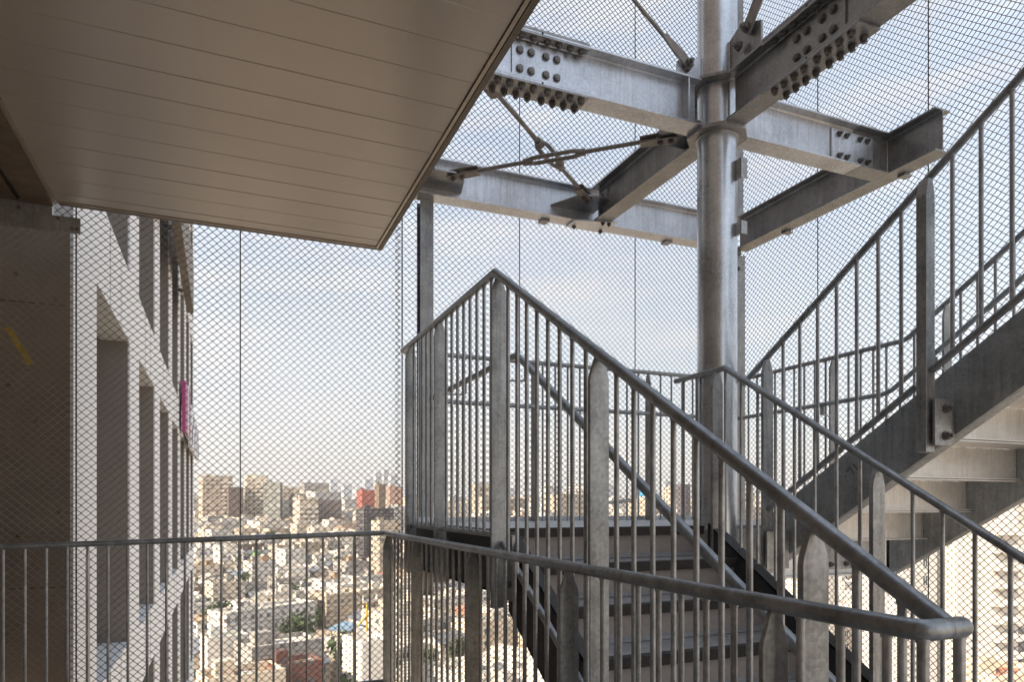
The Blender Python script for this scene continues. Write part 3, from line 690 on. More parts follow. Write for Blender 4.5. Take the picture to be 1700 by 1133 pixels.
# ------------------------------------------------------------------ soffit over the corridor
ZS = 1.75
root = empty('corridor_soffit', (.05, 3.5, ZS), 'flat beige ceiling of long panels covering the upper left of the picture', 'ceiling')
y1 = 4.70; ys = [4.70]+[4.585-.206*i for i in range(0, 42)]
m = MB()
for a, b in zip(ys[:-1], ys[1:]):
    # each panel with a chamfered V groove at its edges
    c = .005
    dz = .0012*math.sin(a*37)
    m.prism([(-.868,b+.0006,ZS+.004),(-.868,b+c,ZS+dz),(-.868,a-c*.4,ZS+dz*.5),(-.868,a-.0006,ZS+.004),(-.868,a-.0006,ZS+.012),(-.868,b+.0006,ZS+.012)], (1.834,0,0))
m.build('ceiling_panels', M_panel, root)
MB().box(-.90,1.0,-4.2,4.72,ZS+.013,ZS+.03).build('backing', M_dark, root)
MB().box(.969,.985,-4.2,4.716,ZS-.008,ZS+.008).box(-.868,.969,4.703,4.716,ZS-.006,ZS+.008).box(-.888,-.871,-4.2,4.716,ZS-.012,ZS+.008).build('trim', M_trim, root)
MB().box(.992,1.018,-4.2,4.757,ZS-.004,ZS+.012).box(-.86,.9915,4.728,4.757,ZS-.004,ZS+.012).build('edge_flange', M_band, root)
MB().box(1.012,1.018,-4.2,4.757,ZS+.0125,ZS+.30).box(-.86,1.0115,4.751,4.757,ZS+.0125,ZS+.30).build('edge_web', M_band, root)
MB().box(-1.8,1.011,-4.2,4.75,ZS+.305,ZS+.34).build('upper_floor_slab', M_slab, root)
root = empty('girder', (-1.0, 3, ZS), 'stained brown steel girder underside along the left edge of the soffit', 'beam')
MB().box(-1.04,-.891,-4.2,4.757,ZS-.016,ZS+.004).build('flange', M_brown, root)
MB().box(-1.10,-1.01,-4.2,4.757,ZS+.0045,ZS+.02).build('gap_cover', M_dark, root)
MB().box(-2.6,-1.069,-4.2,4.757,ZS-.010,ZS+.004).build('soffit_board', M_brown, root)
# galvanised head plate
root = empty('head_plate', (-1.2,4.745,1.6), 'galvanised steel plate with bolts above the dark wall, ending just left of the white building', 'steel plate')
ta = lambda x: 1.685-( -.757-x)*.02
MB().prism([(-2.6,4.752,ta(-2.6)),(-.757,4.752,ta(-.757)),(-.757,4.752,ta(-.757)-.092),(-2.6,4.752,ta(-2.6)-.088)],(0,.008,0)).build('plate', M_beamd, root, bevel=.001)
MB().box(-2.6,-.90,4.7605,4.82,1.68,1.80).build('angle', M_beamd, root)
for xx,zz in ((-.87,1.668),(-.80,1.618),(-.775,1.618),(-1.06,1.70),(-1.22,1.655)): bolt(root, (xx,4.751,zz), (0,-1,0), .008,.008,.004)
# corridor floor, and an unseen wall added to darken the left of the soffit
w_ = empty('corridor_shade_wall', (-1.6,0,-1.3), 'unseen brown concrete wall added beside the camera to darken the left of the soffit', 'wall')
MB().box(-1.84,-1.5,-4.2,4.7,-1.314,ZS-.02).build('wall_panel', M_conc, w_)
MB().box(-1.85,1.06,-4.2,4.80,-1.55,-1.315).build('corridor_floor', M_slab)['kind'] = 'structure'

# ------------------------------------------------------------------ building on the left
CX = -.92
root = empty('white_tower_block', (CX-4, 20, GZ), 'white framed office block on the left with deep window bays, seen steeply from the side', 'building')
cols = [5.52+3.183*i for i in range(8)]
DEP = 2.6; ZLO, ZHI = GZ+.01, 12.0
for i, yc_ in enumerate(cols):
    w_ = .96
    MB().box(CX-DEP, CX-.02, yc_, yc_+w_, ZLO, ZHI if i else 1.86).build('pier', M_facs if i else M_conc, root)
    if not i: MB().box(CX-DEP, CX-.02, yc_+.003, yc_+w_, 1.861, ZHI).build('pier', M_fac, root)
    MB().box(CX-.0195, CX, yc_-.004, yc_+w_+.004, ZLO, ZHI).build('facing', M_fac, root)
yend = cols[-1]+.96
zt0 = 2.56; k = -9
for k in range(-9, 3):
    zt_ = zt0+4.055*k; 
    if zt_ > ZHI: continue
    for i in range(len(cols)-1):
        a, b = cols[i]+.966, cols[i+1]-.005
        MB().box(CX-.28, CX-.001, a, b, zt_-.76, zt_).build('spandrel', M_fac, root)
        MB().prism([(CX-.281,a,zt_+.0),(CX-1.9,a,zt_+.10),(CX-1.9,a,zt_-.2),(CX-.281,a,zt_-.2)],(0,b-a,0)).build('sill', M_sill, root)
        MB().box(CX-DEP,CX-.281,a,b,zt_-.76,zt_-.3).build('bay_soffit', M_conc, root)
        if -3 < k < 2 and i < 5:
            jm = MB()
            for q_ in (.34,.68): jm.box(CX-.0009,CX+.0015,a+(b-a)*q_-.006,a+(b-a)*q_+.006,zt_-.76,zt_)
            jm.build('panel_joint', M_facs, root)
MB().box(CX-DEP-.1, CX-DEP+.3, 5.6, yend, ZLO, ZHI).build('back_wall', M_glass, root)
MB().box(-24, CX-DEP-.11, -22, yend, ZLO, ZHI+.6).build('core', M_conc, root)
MB().box(CX-DEP-.11, CX-.9, -22, 5.5, ZLO, ZS-3.2).build('core', M_conc, root)
MB().box(CX-DEP-.11, CX-.9, -22, 4.7, ZS+.35, ZHI).build('core', M_conc, root)
mk = MB().prism([(-2.06,5.512,.86),(-2.02,5.512,.90),(-1.86,5.512,.66),(-1.9,5.512,.63)],(0,.003,0))
for u_, v_ in ((91,497),(26,455),(60,700),(14,640),(98,850),(30,890)):
    p_ = ray(u_,v_,1); p_ = p_*(5.515/p_.y); MB().cyl(p_, p_+Vector((0,.004,0)), .014, 12).build('form_tie_hole', M_brown, root)
for z_ in (-.55, 1.35): MB().box(-3.0,CX-.03,5.516,5.5195,z_-.003,z_+.003).build('pour_joint', M_brown, root)
mk = MB()
pA, pB = ray(12,545,1), ray(48,604,1)
pA = pA*(5.516/pA.y); pB = pB*(5.516/pB.y)
mk.prism([pA+Vector((-.02,0,0)),pA+Vector((.02,0,.01)),pB+Vector((.03,0,0)),pB+Vector((-.01,0,-.01))],(0,.003,0)).build('paint_mark', M_yel, root)
# louvre wing hanging off the upper facade
root = empty('fascia_screen', (CX+.16,15,5), 'grey projecting screen high on the white block just under the soffit', 'screen')
for a, b in ((11.2,13.0),(13.02,14.9),(14.92,16.8),(16.82,18.6)):
    MB().box(CX+.17,CX+.32,a,b,4.70,5.85).build('panel', M_facs, root)
MB().box(CX+.175,CX+.315,11.2,18.6,4.66,4.699).build('underside', M_brown, root)
for a in (12,14,16,18): MB().box(CX+.002,CX+.169,a,a+.06,5.0,5.06).build('bracket', M_facs, root)
# upright sign boards fixed to the facade
M_mag = matte('magenta_sign', (.42,.05,.20), .5, .08, 4)
M_wht = matte('white_sign', (.82,.82,.85), .5, .05, 3)
M_nav = matte('navy_mark', (.03,.04,.13), .5, .1, 3)
def ptf(u, v, X):                                # point on the plane x = X seen at pixel u, v
    p = ray(u, v, 1); s = X/p.x; return p*s
XSG = CX+.06
def sign(name, X, u0, u1, v00, v01, v10, v11, mat, label):
    a0, a1, b1, b0 = ptf(u0,v00,X), ptf(u0,v01,X), ptf(u1,v11,X), ptf(u1,v10,X)
    o = empty(name, a1, label, 'sign')
    MB().prism([a0,a1,b1,b0],(.08,0,0)).build('board', mat, o)
    return o, (a0,a1,b1,b0)
sign('banner_sign', XSG, 302.0, 305.8, 632, 715, 634, 722, M_mag, 'tall magenta sign board on the side of the white block')
so, q = sign('banner_sign', XSG, 307.2, 311.0, 640, 722, 645, 732, M_wht, 'white sign board with red marks right beside the magenta one')
a0,a1,b1,b0 = q
for s0,s1,mt in ((.05,.25,M_mag),(.3,.5,M_mag),(.55,.7,M_nav),(.75,.97,matte('red_mark',(.5,.03,.04)))):
    P0 = a0.lerp(a1,s0)*.5+b0.lerp(b1,s0)*.5; P1 = a0.lerp(a1,s1)*.5+b0.lerp(b1,s1)*.5
    MB().prism([P0+Vector((.081,-.15,0)),P0+Vector((.081,.25,0)),P1+Vector((.081,.25,0)),P1+Vector((.081,-.15,0))],(.01,0,0)).build('lettering', mt, so)
so, q = sign('banner_sign', XSG+.05, 312.5, 326.0, 672, 742, 716, 766, M_wht, 'white and navy sign board hanging low at the far edge of the white block')
a0,a1,b1,b0 = q
for k in range(7):
    s = (k+.5)/7; top = a0.lerp(b0,s); bot = a1.lerp(b1,s)
    h0, h1 = (.15,.45) if k % 2 else (.5,.93)
    P0, P1 = top.lerp(bot,h0), top.lerp(bot,h1); dy = Vector((0,.28,0))
    MB().prism([P0+Vector((.081,0,0)),P0+dy+Vector((.081,0,.1)),P1+dy+Vector((.081,0,.1)),P1+Vector((.081,0,0))],(.01,0,0)).build('lettering', M_nav, so)

# ------------------------------------------------------------------ city
COLS = {'white': (.74,.70,.64), 'cream': (.66,.57,.45), 'beige': (.52,.44,.345), 'grey': (.38,.36,.335), 'brown': (.21,.16,.12), 'pale grey': (.57,.55,.52)}
CW = {k_: citywall('wall_'+k_.replace(' ','_'), c) for k_, c in COLS.items()}
PW = {k_: matte('plaster_'+k_.replace(' ','_'), c, .85, .15, .6) for k_, c in COLS.items()}
RF = {'grey': matte('roof_grey', (.36,.335,.30), .9, .25, .5), 'pale': matte('roof_pale', (.62,.57,.49), .9, .25, .5), 'slate': matte('roof_slate', (.14,.15,.17), .7, .2, 1),
      'red': matte('roof_red', (.40,.19,.12), .8, .25, 1.2), 'blue': matte('roof_blue', (.16,.24,.33), .6, .2, 1), 'green': matte('roof_green', (.20,.29,.15), .8, .2, 1), 'rust': matte('roof_rust', (.34,.25,.17), .85, .25, .9)}
M_win = matte('window_glass', (.09,.11,.13), .15, .3, .4)
M_wfr = matte('window_frame', (.5,.5,.48), .5, .1, 1)
CITY_R = R(17)
def gable(w, d, h, rh, ov=.4):
    m = MB(); W_, D_ = w/2, d/2
    m.box(-W_,W_,-D_,D_,0,h); m.prism([(-W_,-D_,h),(W_,-D_,h),(0,-D_,h+rh*.93)],(0,d,0))
    r_ = MB()
    for s in (-1,1):
        r_.prism([(s*(W_+ov),-D_-ov,h-rh*ov/W_),(0,-D_-ov,h+rh),(0,-D_-ov,h+rh+.15),(s*(W_+ov),-D_-ov,h-rh*ov/W_+.15)],(0,d+2*ov,0))
    return m, r_
def flatb(w, d, h):
    m = MB(); W_, D_ = w/2, d/2; m.box(-W_,W_,-D_,D_,0,h)
    for (a,b,c_,e_) in ((-W_,W_,-D_,-D_+.2),(-W_,W_,D_-.2,D_),(-W_,-W_+.2,-D_+.201,D_-.201),(W_-.2,W_,-D_+.201,D_-.201)): m.box(a,b,c_,e_,h+.001,h+.8)
    r_ = MB().box(-W_+.201,W_-.201,-D_+.201,D_-.201,h+.002,h+.12)
    q = random.uniform(-.2,.2)*w
    r_.box(q-1.3,q+1.3,-D_*.4-1.2,-D_*.4+1.2,h+.121,h+2.6)
    for _ in range(11):
        a, b = random.uniform(-W_+1,W_-1), random.uniform(0,D_-1); s = random.uniform(.3,.6); r_.box(a-s,a+s,b-s*.5,b+s*.5,h+.121,h+.121+s*random.choice([.5,1.6,2.4]))
    return m, r_
protos = []          # (kind, name, wall mesh, roof mesh, window list, w, d, h)
def mk_mesh(mb, name, mats):
    o = mb.build(name, mats); me = o.data; bpy.data.objects.remove(o); return me
def win_mb(w, h):
    m = MB(); m.box(-w/2,w/2,-.04,.0,-h/2,h/2,0)
    for a,b,c_,e_ in ((-w/2-.06,w/2+.06,h/2,h/2+.07),(-w/2-.06,w/2+.06,-h/2-.09,-h/2),(-w/2-.06,-w/2,-h/2,h/2),(w/2,w/2+.06,-h/2,h/2),(-.03,.03,-h/2,h/2)): m.box(a,b,-.10,-.041 if a == -.03 else 0,c_,e_,1)
    return m
def balc(w, n):
    m = MB()
    for f in range(n):
        z = 2.95*(f+1)
        m.box(-w*.44,w*.44,-1.1,-.01,z,z+.12)
        m.box(-w*.44,w*.44,-1.1,-1.04,z+.121,z+1.0)
        for k in (-.44,0,.435): m.box(w*k,w*k+.08,-1.03,-.01,z+.121,z+2.3)
    return m
balme = {}
winme = mk_mesh(win_mb(1.5,1.2), 'window', [M_win, M_wfr]); winme2 = mk_mesh(win_mb(2.2,1.8), 'window', [M_win, M_wfr])
for i in range(6):
    w_, d_ = random.uniform(6.5,9.5), random.uniform(7.5,12); h_ = random.choice([5.6,6,6.2])
    a, b = gable(w_,d_,h_,random.uniform(1.3,2.2))
    protos.append(('gable', 'house', mk_mesh(a,'wall',[CW['white']]), mk_mesh(b,'roof',[RF['slate']]), w_, d_, h_))
for i in range(7):
    w_, d_ = random.uniform(7,12), random.uniform(8,13); h_ = random.choice([6,8.8,9,9.2,12])
    a, b = flatb(w_,d_,h_)
    protos.append(('flat', 'small_block', mk_mesh(a,'wall',[CW['white']]), mk_mesh(b,'roof',[RF['pale']]), w_, d_, h_))
PM_all = {**{('c',k_): v_ for k_, v_ in CW.items()}, **{('p',k_): v_ for k_, v_ in PW.items()}}
def setmat(o, m_):
    o.material_slots[0].link = 'OBJECT'; o.material_slots[0].material = m_
grp = 'low houses and small blocks far below the staircase'
def put_house(pr, x, y, rz, wall, roof, detail, z0):
    kind, name, wm, rm, w_, d_, h_ = pr
    lab = f"{wall} {'pitched-roof house' if kind=='gable' else 'flat-topped little block'} with {roof} roof in the dense low city below"
    r_ = empty(name, (x,y,z0), lab, 'house' if kind == 'gable' else 'building', grp, rz)
    o = bpy.data.objects.new('wall', wm); COL.objects.link(o); o.parent = r_; setmat(o, (PW if detail else CW)[wall])
    o = bpy.data.objects.new('roof', rm); COL.objects.link(o); o.parent = r_; setmat(o, RF[roof])
    if kind == 'flat' and w_ > 8:
        if (w_, h_) not in balme: balme[(w_,h_)] = mk_mesh(balc(w_, int(h_//2.95)-1 or 1), 'balcony', [PW['white']])
        o = bpy.data.objects.new('balcony', balme[(w_,h_)]); COL.objects.link(o); o.parent = r_; o.location = (0,-d_/2,0)
    if detail:
        fl = int(h_//2.9)
        for f in range(fl):
            for sx in ((-.3,.22) if w_ < 9 else (-.34,-.02,.32)):
                o = bpy.data.objects.new('window', winme if (f+int(sx*50)) % 3 else winme2); COL.objects.link(o); o.parent = r_; o.location = (sx*w_, -d_/2-.002, 1.7+f*2.9)
            for sy in (-.28,.25):
                o = bpy.data.objects.new('window', winme); COL.objects.link(o); o.parent = r_; o.location = (-w_/2-.002, sy*d_, 1.7+f*2.9); o.rotation_euler = (0,0,-math.pi/2)
    return r_
taken = []
def free(x, y, r_):
    for a, b, c_ in taken:
        if (a-x)**2+(b-y)**2 < (r_+c_)**2: return False
    return True
def cw(u, t):                                    # ground point under pixel column u at distance t
    p = ray(u, HZ, t); return p.x, p.y
HW = {k_: citywall('tower_'+k_.replace(' ','_'), c, (.10,.10,.11), 3.0, 3.0, .66, .46) for k_, c in COLS.items()}
# ---- named larger buildings
heroes = []
def block(name, label, u, t, w_, d_, ztop, mat, rz=0, roof='pale', balcony=None, cat='building', mats=None, short=None):
    x, y = cw(u, t); z0 = gz(t); h_ = ztop-z0
    if short: heroes.append((u, HZ-(ztop+z0)*.5*FPX/t, short))
    r_ = empty(name, (x,y,z0), label, cat, None, rz)
    def bl(mb, nm, m_):
        o = mb.build(nm, m_); o.parent = r_; return o
    bl(MB().box(-w_/2,w_/2,-d_/2,d_/2,0,h_), 'wall', mat)
    rr = MB().box(-w_/2+.3,w_/2-.3,-d_/2+.3,d_/2-.3,h_+.001,h_+.25)
    bl(rr, 'roof', RF[roof]); a_ = min(w_*.2, 2.6); bl(MB().box(-w_*.2-a_*.6,-w_*.2+a_*.6,d_*.05,d_*.05+a_,h_+.251,h_+2.6), 'roof_hut', mat)
    for _ in range(6 if t < 700 else 0):
        x_, y_, s_ = random.uniform(-.4,.4)*w_, random.uniform(-.4,.0)*d_, random.uniform(.25,.6); bl(MB().box(x_-s_,x_+s_,y_-s_*.6,y_+s_*.6,h_+.252,h_+.252+s_*random.uniform(.8,2)), 'roof_unit', PW['pale grey'])
    for a,b,c_,e_ in ((-w_/2,w_/2,-d_/2,-d_/2+.28),(-w_/2,w_/2,d_/2-.28,d_/2),(-w_/2,-w_/2+.28,-d_/2+.281,d_/2-.281),(w_/2-.28,w_/2,-d_/2+.281,d_/2-.281)):
        bl(MB().box(a,b,c_,e_,h_+.0015,h_+1.1), 'parapet', mat)
    if balcony:
        nf = int(h_//3)
        for f in range(max(1,nf-14), nf):
            z = f*3.0
            if z > h_-2.5: continue
            sx0, sx1 = balcony
            m_ = MB().box(sx0*w_,sx1*w_,-d_/2-1.3,-d_/2-.001,z,z+.15).box(sx0*w_,sx1*w_,-d_/2-1.3,-d_/2-1.2,z+.151,z+1.15)
            o = bl(m_, 'balcony', mats or PW['white'])
    taken.append((x,y,max(w_,d_)*.62))
    return r_
block('apartment_slab','pale beige slab block on the skyline just right of the white tower', 358, 500, 20, 14, 20, HW['beige'], R(12), balcony=(.12,.48), short='pale slab block')
block('apartment_block','tall pale apartment block with a stepped top on the left skyline', 425, 520, 15, 16, 20.6, HW['cream'], R(4), balcony=(-.1,.45), short='stepped apartment block')
block('curved_apartment','grey green apartment tower with dark window bands right of the stepped block', 453, 500, 11.6, 12, 15.5, citywall('wall_greenish',(.36,.36,.33),(.08,.10,.09),2.2,3,.7,.5), R(-12), 'slate')
block('apartment_slab','beige slab block behind the balcony tower in the middle of the city view', 522, 600, 21, 14, 18, HW['grey'], R(10))
block('balcony_tower','cream balcony tower left of the brown block in the middle of the city view', 507, 450, 12, 12, 3.9, HW['cream'], R(14), balcony=(-.5,.5), short='cream balcony tower')
block('brown_block','dull brown apartment block right of the cream balcony tower', 541, 470, 17, 13, 2.4, citywall('wall_dull',(.20,.165,.15),(.35,.32,.28),2.4,3,.4,.35), R(14), 'slate')
block('red_block','red brick block in the city right of centre gap', 607, 420, 7.6, 10, 8.0, citywall('wall_red',(.34,.12,.09),(.2,.07,.05)), R(8), 'rust')
block('dark_block','dark grey apartment block behind the corner of the nearest rail', 622, 330, 15, 10, -2.3, citywall('wall_dark',(.055,.05,.055),(.28,.27,.25),2.6,3,.5,.25), R(12), 'slate', short='dark grey block')
block('brown_tower','slim dark grey tower between the red block and the mesh post', 631, 330, 3.4, 5, 9.0, PW['brown'], R(12), 'slate')
block('cream_block','cream block standing in front of the dark grey one', 640, 300, 9.5, 8, -7.5, HW['beige'], R(14))
block('red_block','long red brown block at the skyline by the mesh seam', 655, 520, 10, 8, 13, citywall('wall_redb',(.38,.24,.19),(.6,.5,.4),2.5,3,.4,.3), R(5), 'rust')
block('brown_block','small brown building near the left skyline behind the slab block', 389, 500, 10, 10, 12, citywall('wall_br2',(.2,.15,.13)), R(12), 'slate')
block('apartment_block','tan block far away behind the brown one', 480, 560, 14, 12, 13.5, HW['beige'], R(5))
block('apartment_block','pale block on the skyline seen between landing balusters', 912, 620, 12, 12, 16, HW['pale grey'], R(15))
block('apartment_block','banded white apartment block on the skyline left of the thick column', 962, 540, 13, 12, 15, HW['white'], R(-5), balcony=(-.5,.5))
block('apartment_block','beige block on the skyline near the blue one', 1120, 560, 16, 12, 13, HW['cream'], R(10))
block('blue_block','bright blue building on the skyline seen between the landing balusters', 1068, 600, 6.5, 8, 13, matte('wall_blue',(.05,.30,.55),.6), R(10), 'blue')
block('dark_tower','dark slim building on the skyline left of the column', 1135, 500, 5, 8, 14, citywall('wall_dk2',(.12,.10,.11)), R(10), 'slate')
block('apartment_block','brownish block at the skyline behind the leftmost stair posts', 800, 600, 14, 12, 17, HW['beige'], R(10))
# pale far towers
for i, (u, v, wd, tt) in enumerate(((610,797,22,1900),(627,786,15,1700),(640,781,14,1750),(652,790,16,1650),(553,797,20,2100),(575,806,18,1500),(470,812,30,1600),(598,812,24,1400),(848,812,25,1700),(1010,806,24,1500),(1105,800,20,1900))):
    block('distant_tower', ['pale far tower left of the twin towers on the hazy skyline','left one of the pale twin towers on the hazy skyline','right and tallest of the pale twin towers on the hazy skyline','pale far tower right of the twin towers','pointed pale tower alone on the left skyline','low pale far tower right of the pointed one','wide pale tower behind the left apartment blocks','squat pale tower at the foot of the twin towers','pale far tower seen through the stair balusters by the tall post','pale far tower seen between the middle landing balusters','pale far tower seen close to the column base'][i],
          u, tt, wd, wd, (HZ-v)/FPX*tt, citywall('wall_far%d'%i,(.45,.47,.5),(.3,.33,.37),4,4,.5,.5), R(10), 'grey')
# ---- near roofs at the bottom of the view
def slabroof(name, label, u, t, w_, d_, z, wall, roof, rz, short=None): return block(name, label, u, t, w_, d_, z, wall, rz, roof, short=short)
slabroof('long_white_building','long low white building with a flat roof, lower left city',438, 178, 26, 8, -26.5, CW['white'], 'pale', R(32), short='long low white building')
slabroof('green_roof_house','low building with a green ribbed roof at the lower left of the city view',372, 130, 7.2, 5, -25, PW['white'], 'green', R(16), short='green roofed building')
slabroof('flat_roof_hall','wide hall with a pale flat roof near the bottom of the city view',462, 128, 13, 9, -25.6, CW['grey'], 'pale', R(18))
slabroof('brick_building','brick red building at the very bottom of the city view',486, 112, 8, 6, -25.8, citywall('wall_brk',(.19,.085,.065)), 'rust', R(16), short='brick red building')
slabroof('white_house','plain white block at the bottom beside the corner of the corridor rail',611, 118, 5.8, 8, -23.2, PW['white'], 'pale', R(14), short='plain white block by the rail corner')
slabroof('shed','tan roofed building at the bottom edge under the green roof',400, 104, 11, 7, -25.5, PW['cream'], 'rust', R(14))
# ---- right-hand side
def rb(*a, **k_): return block(*a, **k_)
rb('apartment_tower','beige apartment tower beyond the fence at lower right with small stacked windows',1490, 118, 7, 9, -4, PW['pale grey'], R(-6), short='beige apartment tower')
_bt = bpy.data.objects[-1] if False else [o for o in bpy.data.objects if o.get('label','').startswith('beige apartment tower')][0]
for z_ in (19.5, 22.6, 25.7, 28.8):
    o = bpy.data.objects.new('window', winme); COL.objects.link(o); o.parent = _bt; o.location = (1.0,-4.502,z_); o.scale = (.6,1,1.2)
rb('apartment_tower','white apartment tower with broad balconies beyond the lower right fence',1600, 122, 13.5, 9, -1.5, PW['white'], R(-6), balcony=(.05,.5), short='white balcony tower')
rb('apartment_tower','grey blue roofed building at the right edge behind the inner rail',1725, 160, 15, 12, 1, PW['grey'], R(-12), 'blue')
rb('red_roof_house','low house with a red roof at the lower right corner',1665, 92, 11, 6, -22.5, PW['cream'], R(-4), 'red', short='red roofed house')
rb('white_house','small white building low between the stair posts at lower right',1345, 128, 6, 6, -12, PW['white'], R(10), 'rust', short='small white building by the posts')
rb('white_house','pale building with a flat roof near the bottom right corner',1560, 84, 8, 6, -26, CW['white'], R(8))
# ---- dense low houses, every one a thing
spots = []
ca, sa = math.cos(CITY_R), math.sin(CITY_R)
gx = 0
for i in range(-60, 130):
    for j in range(6, 190):
        px_, py_ = i*11.8+random.uniform(-1.2,1.2), j*12.6+random.uniform(-1.2,1.2)
        if j % 5 == 0: continue
        X, Y = px_*ca-py_*sa, px_*sa+py_*ca
        t = X*ST+Y*CT; r_ = X*CT-Y*ST
        if t < 84: continue
        u = 850+FPX*r_/t
        if u < 300 or u > 1740: continue
        spots.append((t, X, Y, u))
spots.sort()
nh = 0; far = []; houses = []
def vis(u, t):                                   # looked at through a gap, not behind the building or the steps
    return (325 < u < 860) or (1290 < u < 1720) or t > 260
for t, X, Y, u in spots:
    if not free(X, Y, 6.0): continue
    if nh < 285 and vis(u, t):
        near = t < 195
        pr = random.choice(protos)
        wall = random.choices(list(COLS), [34,26,14,8,5,13])[0]
        roof = random.choices(['slate','grey','red','blue','rust','pale'],[3,3,1,1,2,3])[0] if pr[0] == 'gable' else random.choices(['pale','grey','green','rust'],[8,5,.4,1])[0]
        houses.append((t, u, put_house(pr, X, Y, CITY_R+random.choice([0,0,math.pi/2])+random.uniform(-.05,.05), wall, roof, near, gz(t)), wall, pr[0], roof)); nh += 1
    elif t > 190 or not vis(u, t): far.append((X, Y, t))
# everything farther: one mass of rooftops
for _ in range(3800):
    t = 2400*math.sqrt(random.uniform(.55,6.0)); t = min(t, 6000); u = random.uniform(300,1740); r_ = (u-850)/FPX*t
    far.append((r_*CT+t*ST, -r_*ST+t*CT, t))
mats_far = [CW['white'],CW['cream'],CW['beige'],CW['grey'],CW['pale grey'],CW['brown'],citywall('wall_warm',(.75,.66,.54)),RF['pale'],RF['grey'],RF['slate'],RF['rust'],RF['red']]
fm = MB()
for X, Y, t in far:
    if t > 200 and not free(X, Y, 5.0) and t < 700: continue
    a = CITY_R+random.choice([0,0,.1]); w_, d_ = random.uniform(4,6.2), random.uniform(4,6.2); h_ = random.choice([5.5,6,7,9,9,12])
    big = random.random() < (.035 if t < 500 else .075)
    if big: w_, d_, h_ = random.uniform(6,11), random.uniform(5,8), random.uniform(14,27)
    if t > 1400:
        w_ *= random.uniform(1.5,3); h_ = random.choice([6,8,9,12,15,20,26,30])
    c_, s_ = math.cos(a), math.sin(a)
    vs = []; g0 = gz(t)
    for z in (g0-1, g0+h_):
        for p_, q_ in ((-w_,-d_),(w_,-d_),(w_,d_),(-w_,d_)): vs.append((X+p_*c_-q_*s_, Y+p_*s_+q_*c_, z))
    mi = random.choices(range(7),[30,24,14,8,12,4,16])[0]
    fm.add(vs, [(0,1,5,4),(1,2,6,5),(2,3,7,6),(3,0,4,7)], mi)
    if not big and h_ < 8 and random.random() < .5:
        rg = [((Vector(vs[4+a_])+Vector(vs[4+b_]))/2+Vector((0,0,1.9))) for a_, b_ in ((0,1),(2,3))]
        fm.add([vs[4],vs[7],rg[1],rg[0],vs[5],vs[6]], [(3,2,1,0),(3,4,5,2)], random.choices([8,9,10,11],[5,4,3,1])[0]); fm.add([vs[4],vs[5],rg[0],vs[6],vs[7],rg[1]], [(0,1,2),(3,4,5)], mi)
        continue
    fm.add(vs[4:], [(0,1,2,3)], random.choices([7,8,9,10,11],[9,6,2,2,.4])[0])
    for _ in range(3 if t < 900 else 0):
        a_, b_ = random.uniform(-.7,.7)*w_, random.uniform(-.7,.7)*d_; s_q = random.uniform(.3,.9)
        fm.box(X+a_-s_q,X+a_+s_q,Y+b_-s_q*.6,Y+b_+s_q*.6,g0+h_+.02,g0+h_+random.uniform(.5,1.5), random.choice([7,8,9]))
    # rooftop hut and tank
    q = random.uniform(.2,.4); z = g0+h_
    fm.box(X-q*w_,X+q*w_,Y-q*d_,Y+q*d_,z+.01,z+random.uniform(1,2.8), random.choice([0,1,4,7,8]))
o = fm.build('distant_rooftops', mats_far); tag(o, 'endless mass of small pale rooftops fading towards the horizon', 'city', kind='stuff')
def where(u, t, z):
    v = HZ-z*FPX/t; hu, hv, nm = min(heroes, key=lambda q: (q[0]-u)**2+((q[1]-v)*1.6)**2)
    return ('left of' if u < hu-28 else 'right of' if u > hu+28 else 'in front of' if v > hv else 'behind'), nm
ORD = ['nearest', 'second', 'third', 'fourth', 'fifth', 'sixth', 'seventh', 'eighth', 'ninth', 'tenth', 'eleventh', 'twelfth', 'thirteenth', 'fourteenth', 'fifteenth']
groups = {}
for t, u, o, wall, kd, roof in houses:
    d_, nm = where(u, t, gz(t)+6); groups.setdefault((wall, kd, roof, d_, nm), []).append((t, o))
for (wall, kd, roof, d_, nm), lst in groups.items():
    lst.sort(key=lambda q: q[0])
    for i, (t, o) in enumerate(lst):
        k_ = 'house' if kd == 'gable' else 'block'
        tail = f"{roof}-roofed {k_} {d_} the {nm}"
        o['label'] = f"{wall} {tail}" if len(lst) == 1 else f"{ORD[min(i,14)]} {wall} {tail}"
# crane, poles, trees
M_crane = matte('crane_yellow', (.65,.40,.04), .5, .1, 1)
x_, y_ = cw(609, 150)
r_ = empty('yellow_crane', (x_,y_,GZ), 'thin yellow crane mast among the low roofs left of the corner post', 'crane')
for nm, mb in (('mast', MB().cyl((x_,y_,GZ),(x_,y_,GZ+17),.2,8)), ('boom', MB().cyl((x_-5,y_-1,GZ+9),(x_+.5,y_,GZ+15),.16,8)), ('base', MB().box(x_-1.5,x_+1.5,y_-1.2,y_+1.2,GZ+.2,GZ+2.6))): mb.build(nm, M_crane, r_)
for i,(u,t) in enumerate(((560,140),(1606,76),(700,130),(1350,96))):
    x_, y_ = cw(u,t); r_ = empty('utility_pole', (x_,y_,GZ), 'slim grey utility pole '+' the '.join(where(u,t,GZ+6)), 'pole', 'utility poles in the streets')
    MB().cyl((x_,y_,GZ),(x_,y_,GZ+13),.16,8).build('pole', PW['grey'], r_); MB().box(x_-1,x_+1,y_-.06,y_+.06,GZ+11.5,GZ+11.65).build('crossarm', PW['brown'], r_)
M_leaf = matte('leaves', (.055,.085,.035), .8, .5, 1.5); M_trunk = matte('bark', (.10,.08,.06), .9, .2, 3)
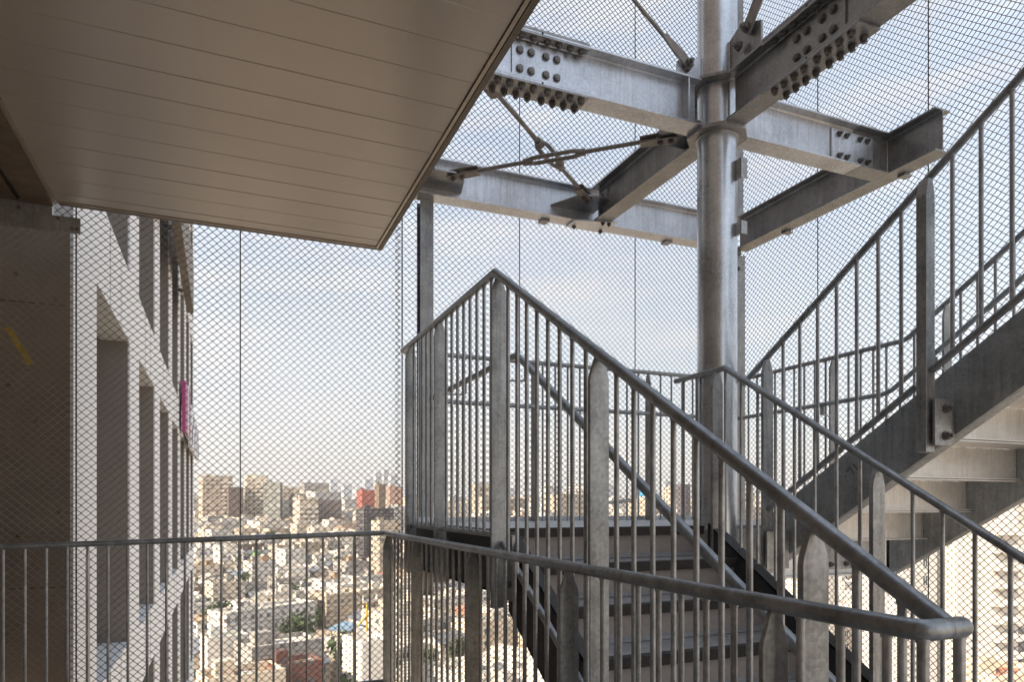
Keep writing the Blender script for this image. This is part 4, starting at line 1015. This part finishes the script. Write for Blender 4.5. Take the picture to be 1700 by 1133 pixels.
def tree_mesh(seed):
    rr = random.Random(seed); m = MB()
    for _ in range(420):
        th, ph, rad = rr.uniform(0,6.28), math.acos(rr.uniform(-1,1)), 2.4*(.35+.65*rr.random()**.5)*(1+.25*math.sin(3*rr.random()*6))
        c_ = Vector((rad*math.sin(ph)*math.cos(th), rad*math.sin(ph)*math.sin(th), 4.6+rad*.8*math.cos(ph)))
        n_ = Vector((rr.gauss(0,1),rr.gauss(0,1),rr.gauss(0,1))).normalized(); a_ = n_.orthogonal().normalized(); b_ = n_.cross(a_); s = rr.uniform(.25,.5)
        m.add([c_+a_*s,c_+b_*s*.7,c_-a_*s,c_-b_*s*.7],[(0,1,2,3)])
    tk = MB(); tk.tube([(0,0,0),(.05,0,2.2),(0,.1,4)], .17, 7)
    for k in range(4): tk.tube([(0,.05,2.4+.3*k),(math.cos(k*1.7)*1.2,math.sin(k*1.7)*1.2,3.9+.3*k)], .07, 5)
    return mk_mesh(m,'crown',[M_leaf]), mk_mesh(tk,'trunk',[M_trunk])
tms = [tree_mesh(s) for s in (1,2,3)]; tw = {}
for i,(u,t) in enumerate(((366,190),(410,260),(520,205),(640,140),(498,175),(345,330),(560,300),(478,225),(488,228),(575,150),(590,147),(382,300),(655,190),(1440,140),(1530,70),(545,330),(430,410),(450,400),(600,118),(352,220),(705,150),(760,160))):
    x_, y_ = cw(u,t); r_ = empty('tree', (x_,y_,gz(t)), ['small dark green tree','second dark green tree','third dark green tree','fourth dark green tree','fifth dark green tree','sixth dark green tree','seventh dark green tree','eighth dark green tree'][tw.setdefault(where(u,t,gz(t)+5),[-1]).__setitem__(0,tw[where(u,t,gz(t)+5)][0]+1) or tw[where(u,t,gz(t)+5)][0]]+' '+' the '.join(where(u,t,gz(t)+5)), 'tree', 'trees between the houses'); s = random.uniform(.9,1.7)
    for me_, nm in zip(tms[i%3], ('crown','trunk')):
        o = bpy.data.objects.new(nm, me_); COL.objects.link(o); o.parent = r_
    r_.scale = (s,s,s)
# haze
hz = MB().box(-3500, 7500, -60, 9000, GZ-2, 62).build('haze', None); tag(hz, 'thin warm haze over the city', 'haze', kind='stuff')
hm = bpy.data.materials.new('haze_air'); hm.use_nodes = True; tn = hm.node_tree
for n_ in list(tn.nodes): tn.nodes.remove(n_)
oo = tn.nodes.new('ShaderNodeOutputMaterial'); pv = tn.nodes.new('ShaderNodeVolumePrincipled'); pv.inputs['Color'].default_value = (.97,.97,1,1); pv.inputs['Density'].default_value = .0002; pv.inputs['Anisotropy'].default_value = .3
tn.links.new(pv.outputs[0], oo.inputs['Volume']); hz.data.materials.clear(); hz.data.materials.append(hm)
print('houses', nh, 'far', len(far), 'objects', len(bpy.data.objects))
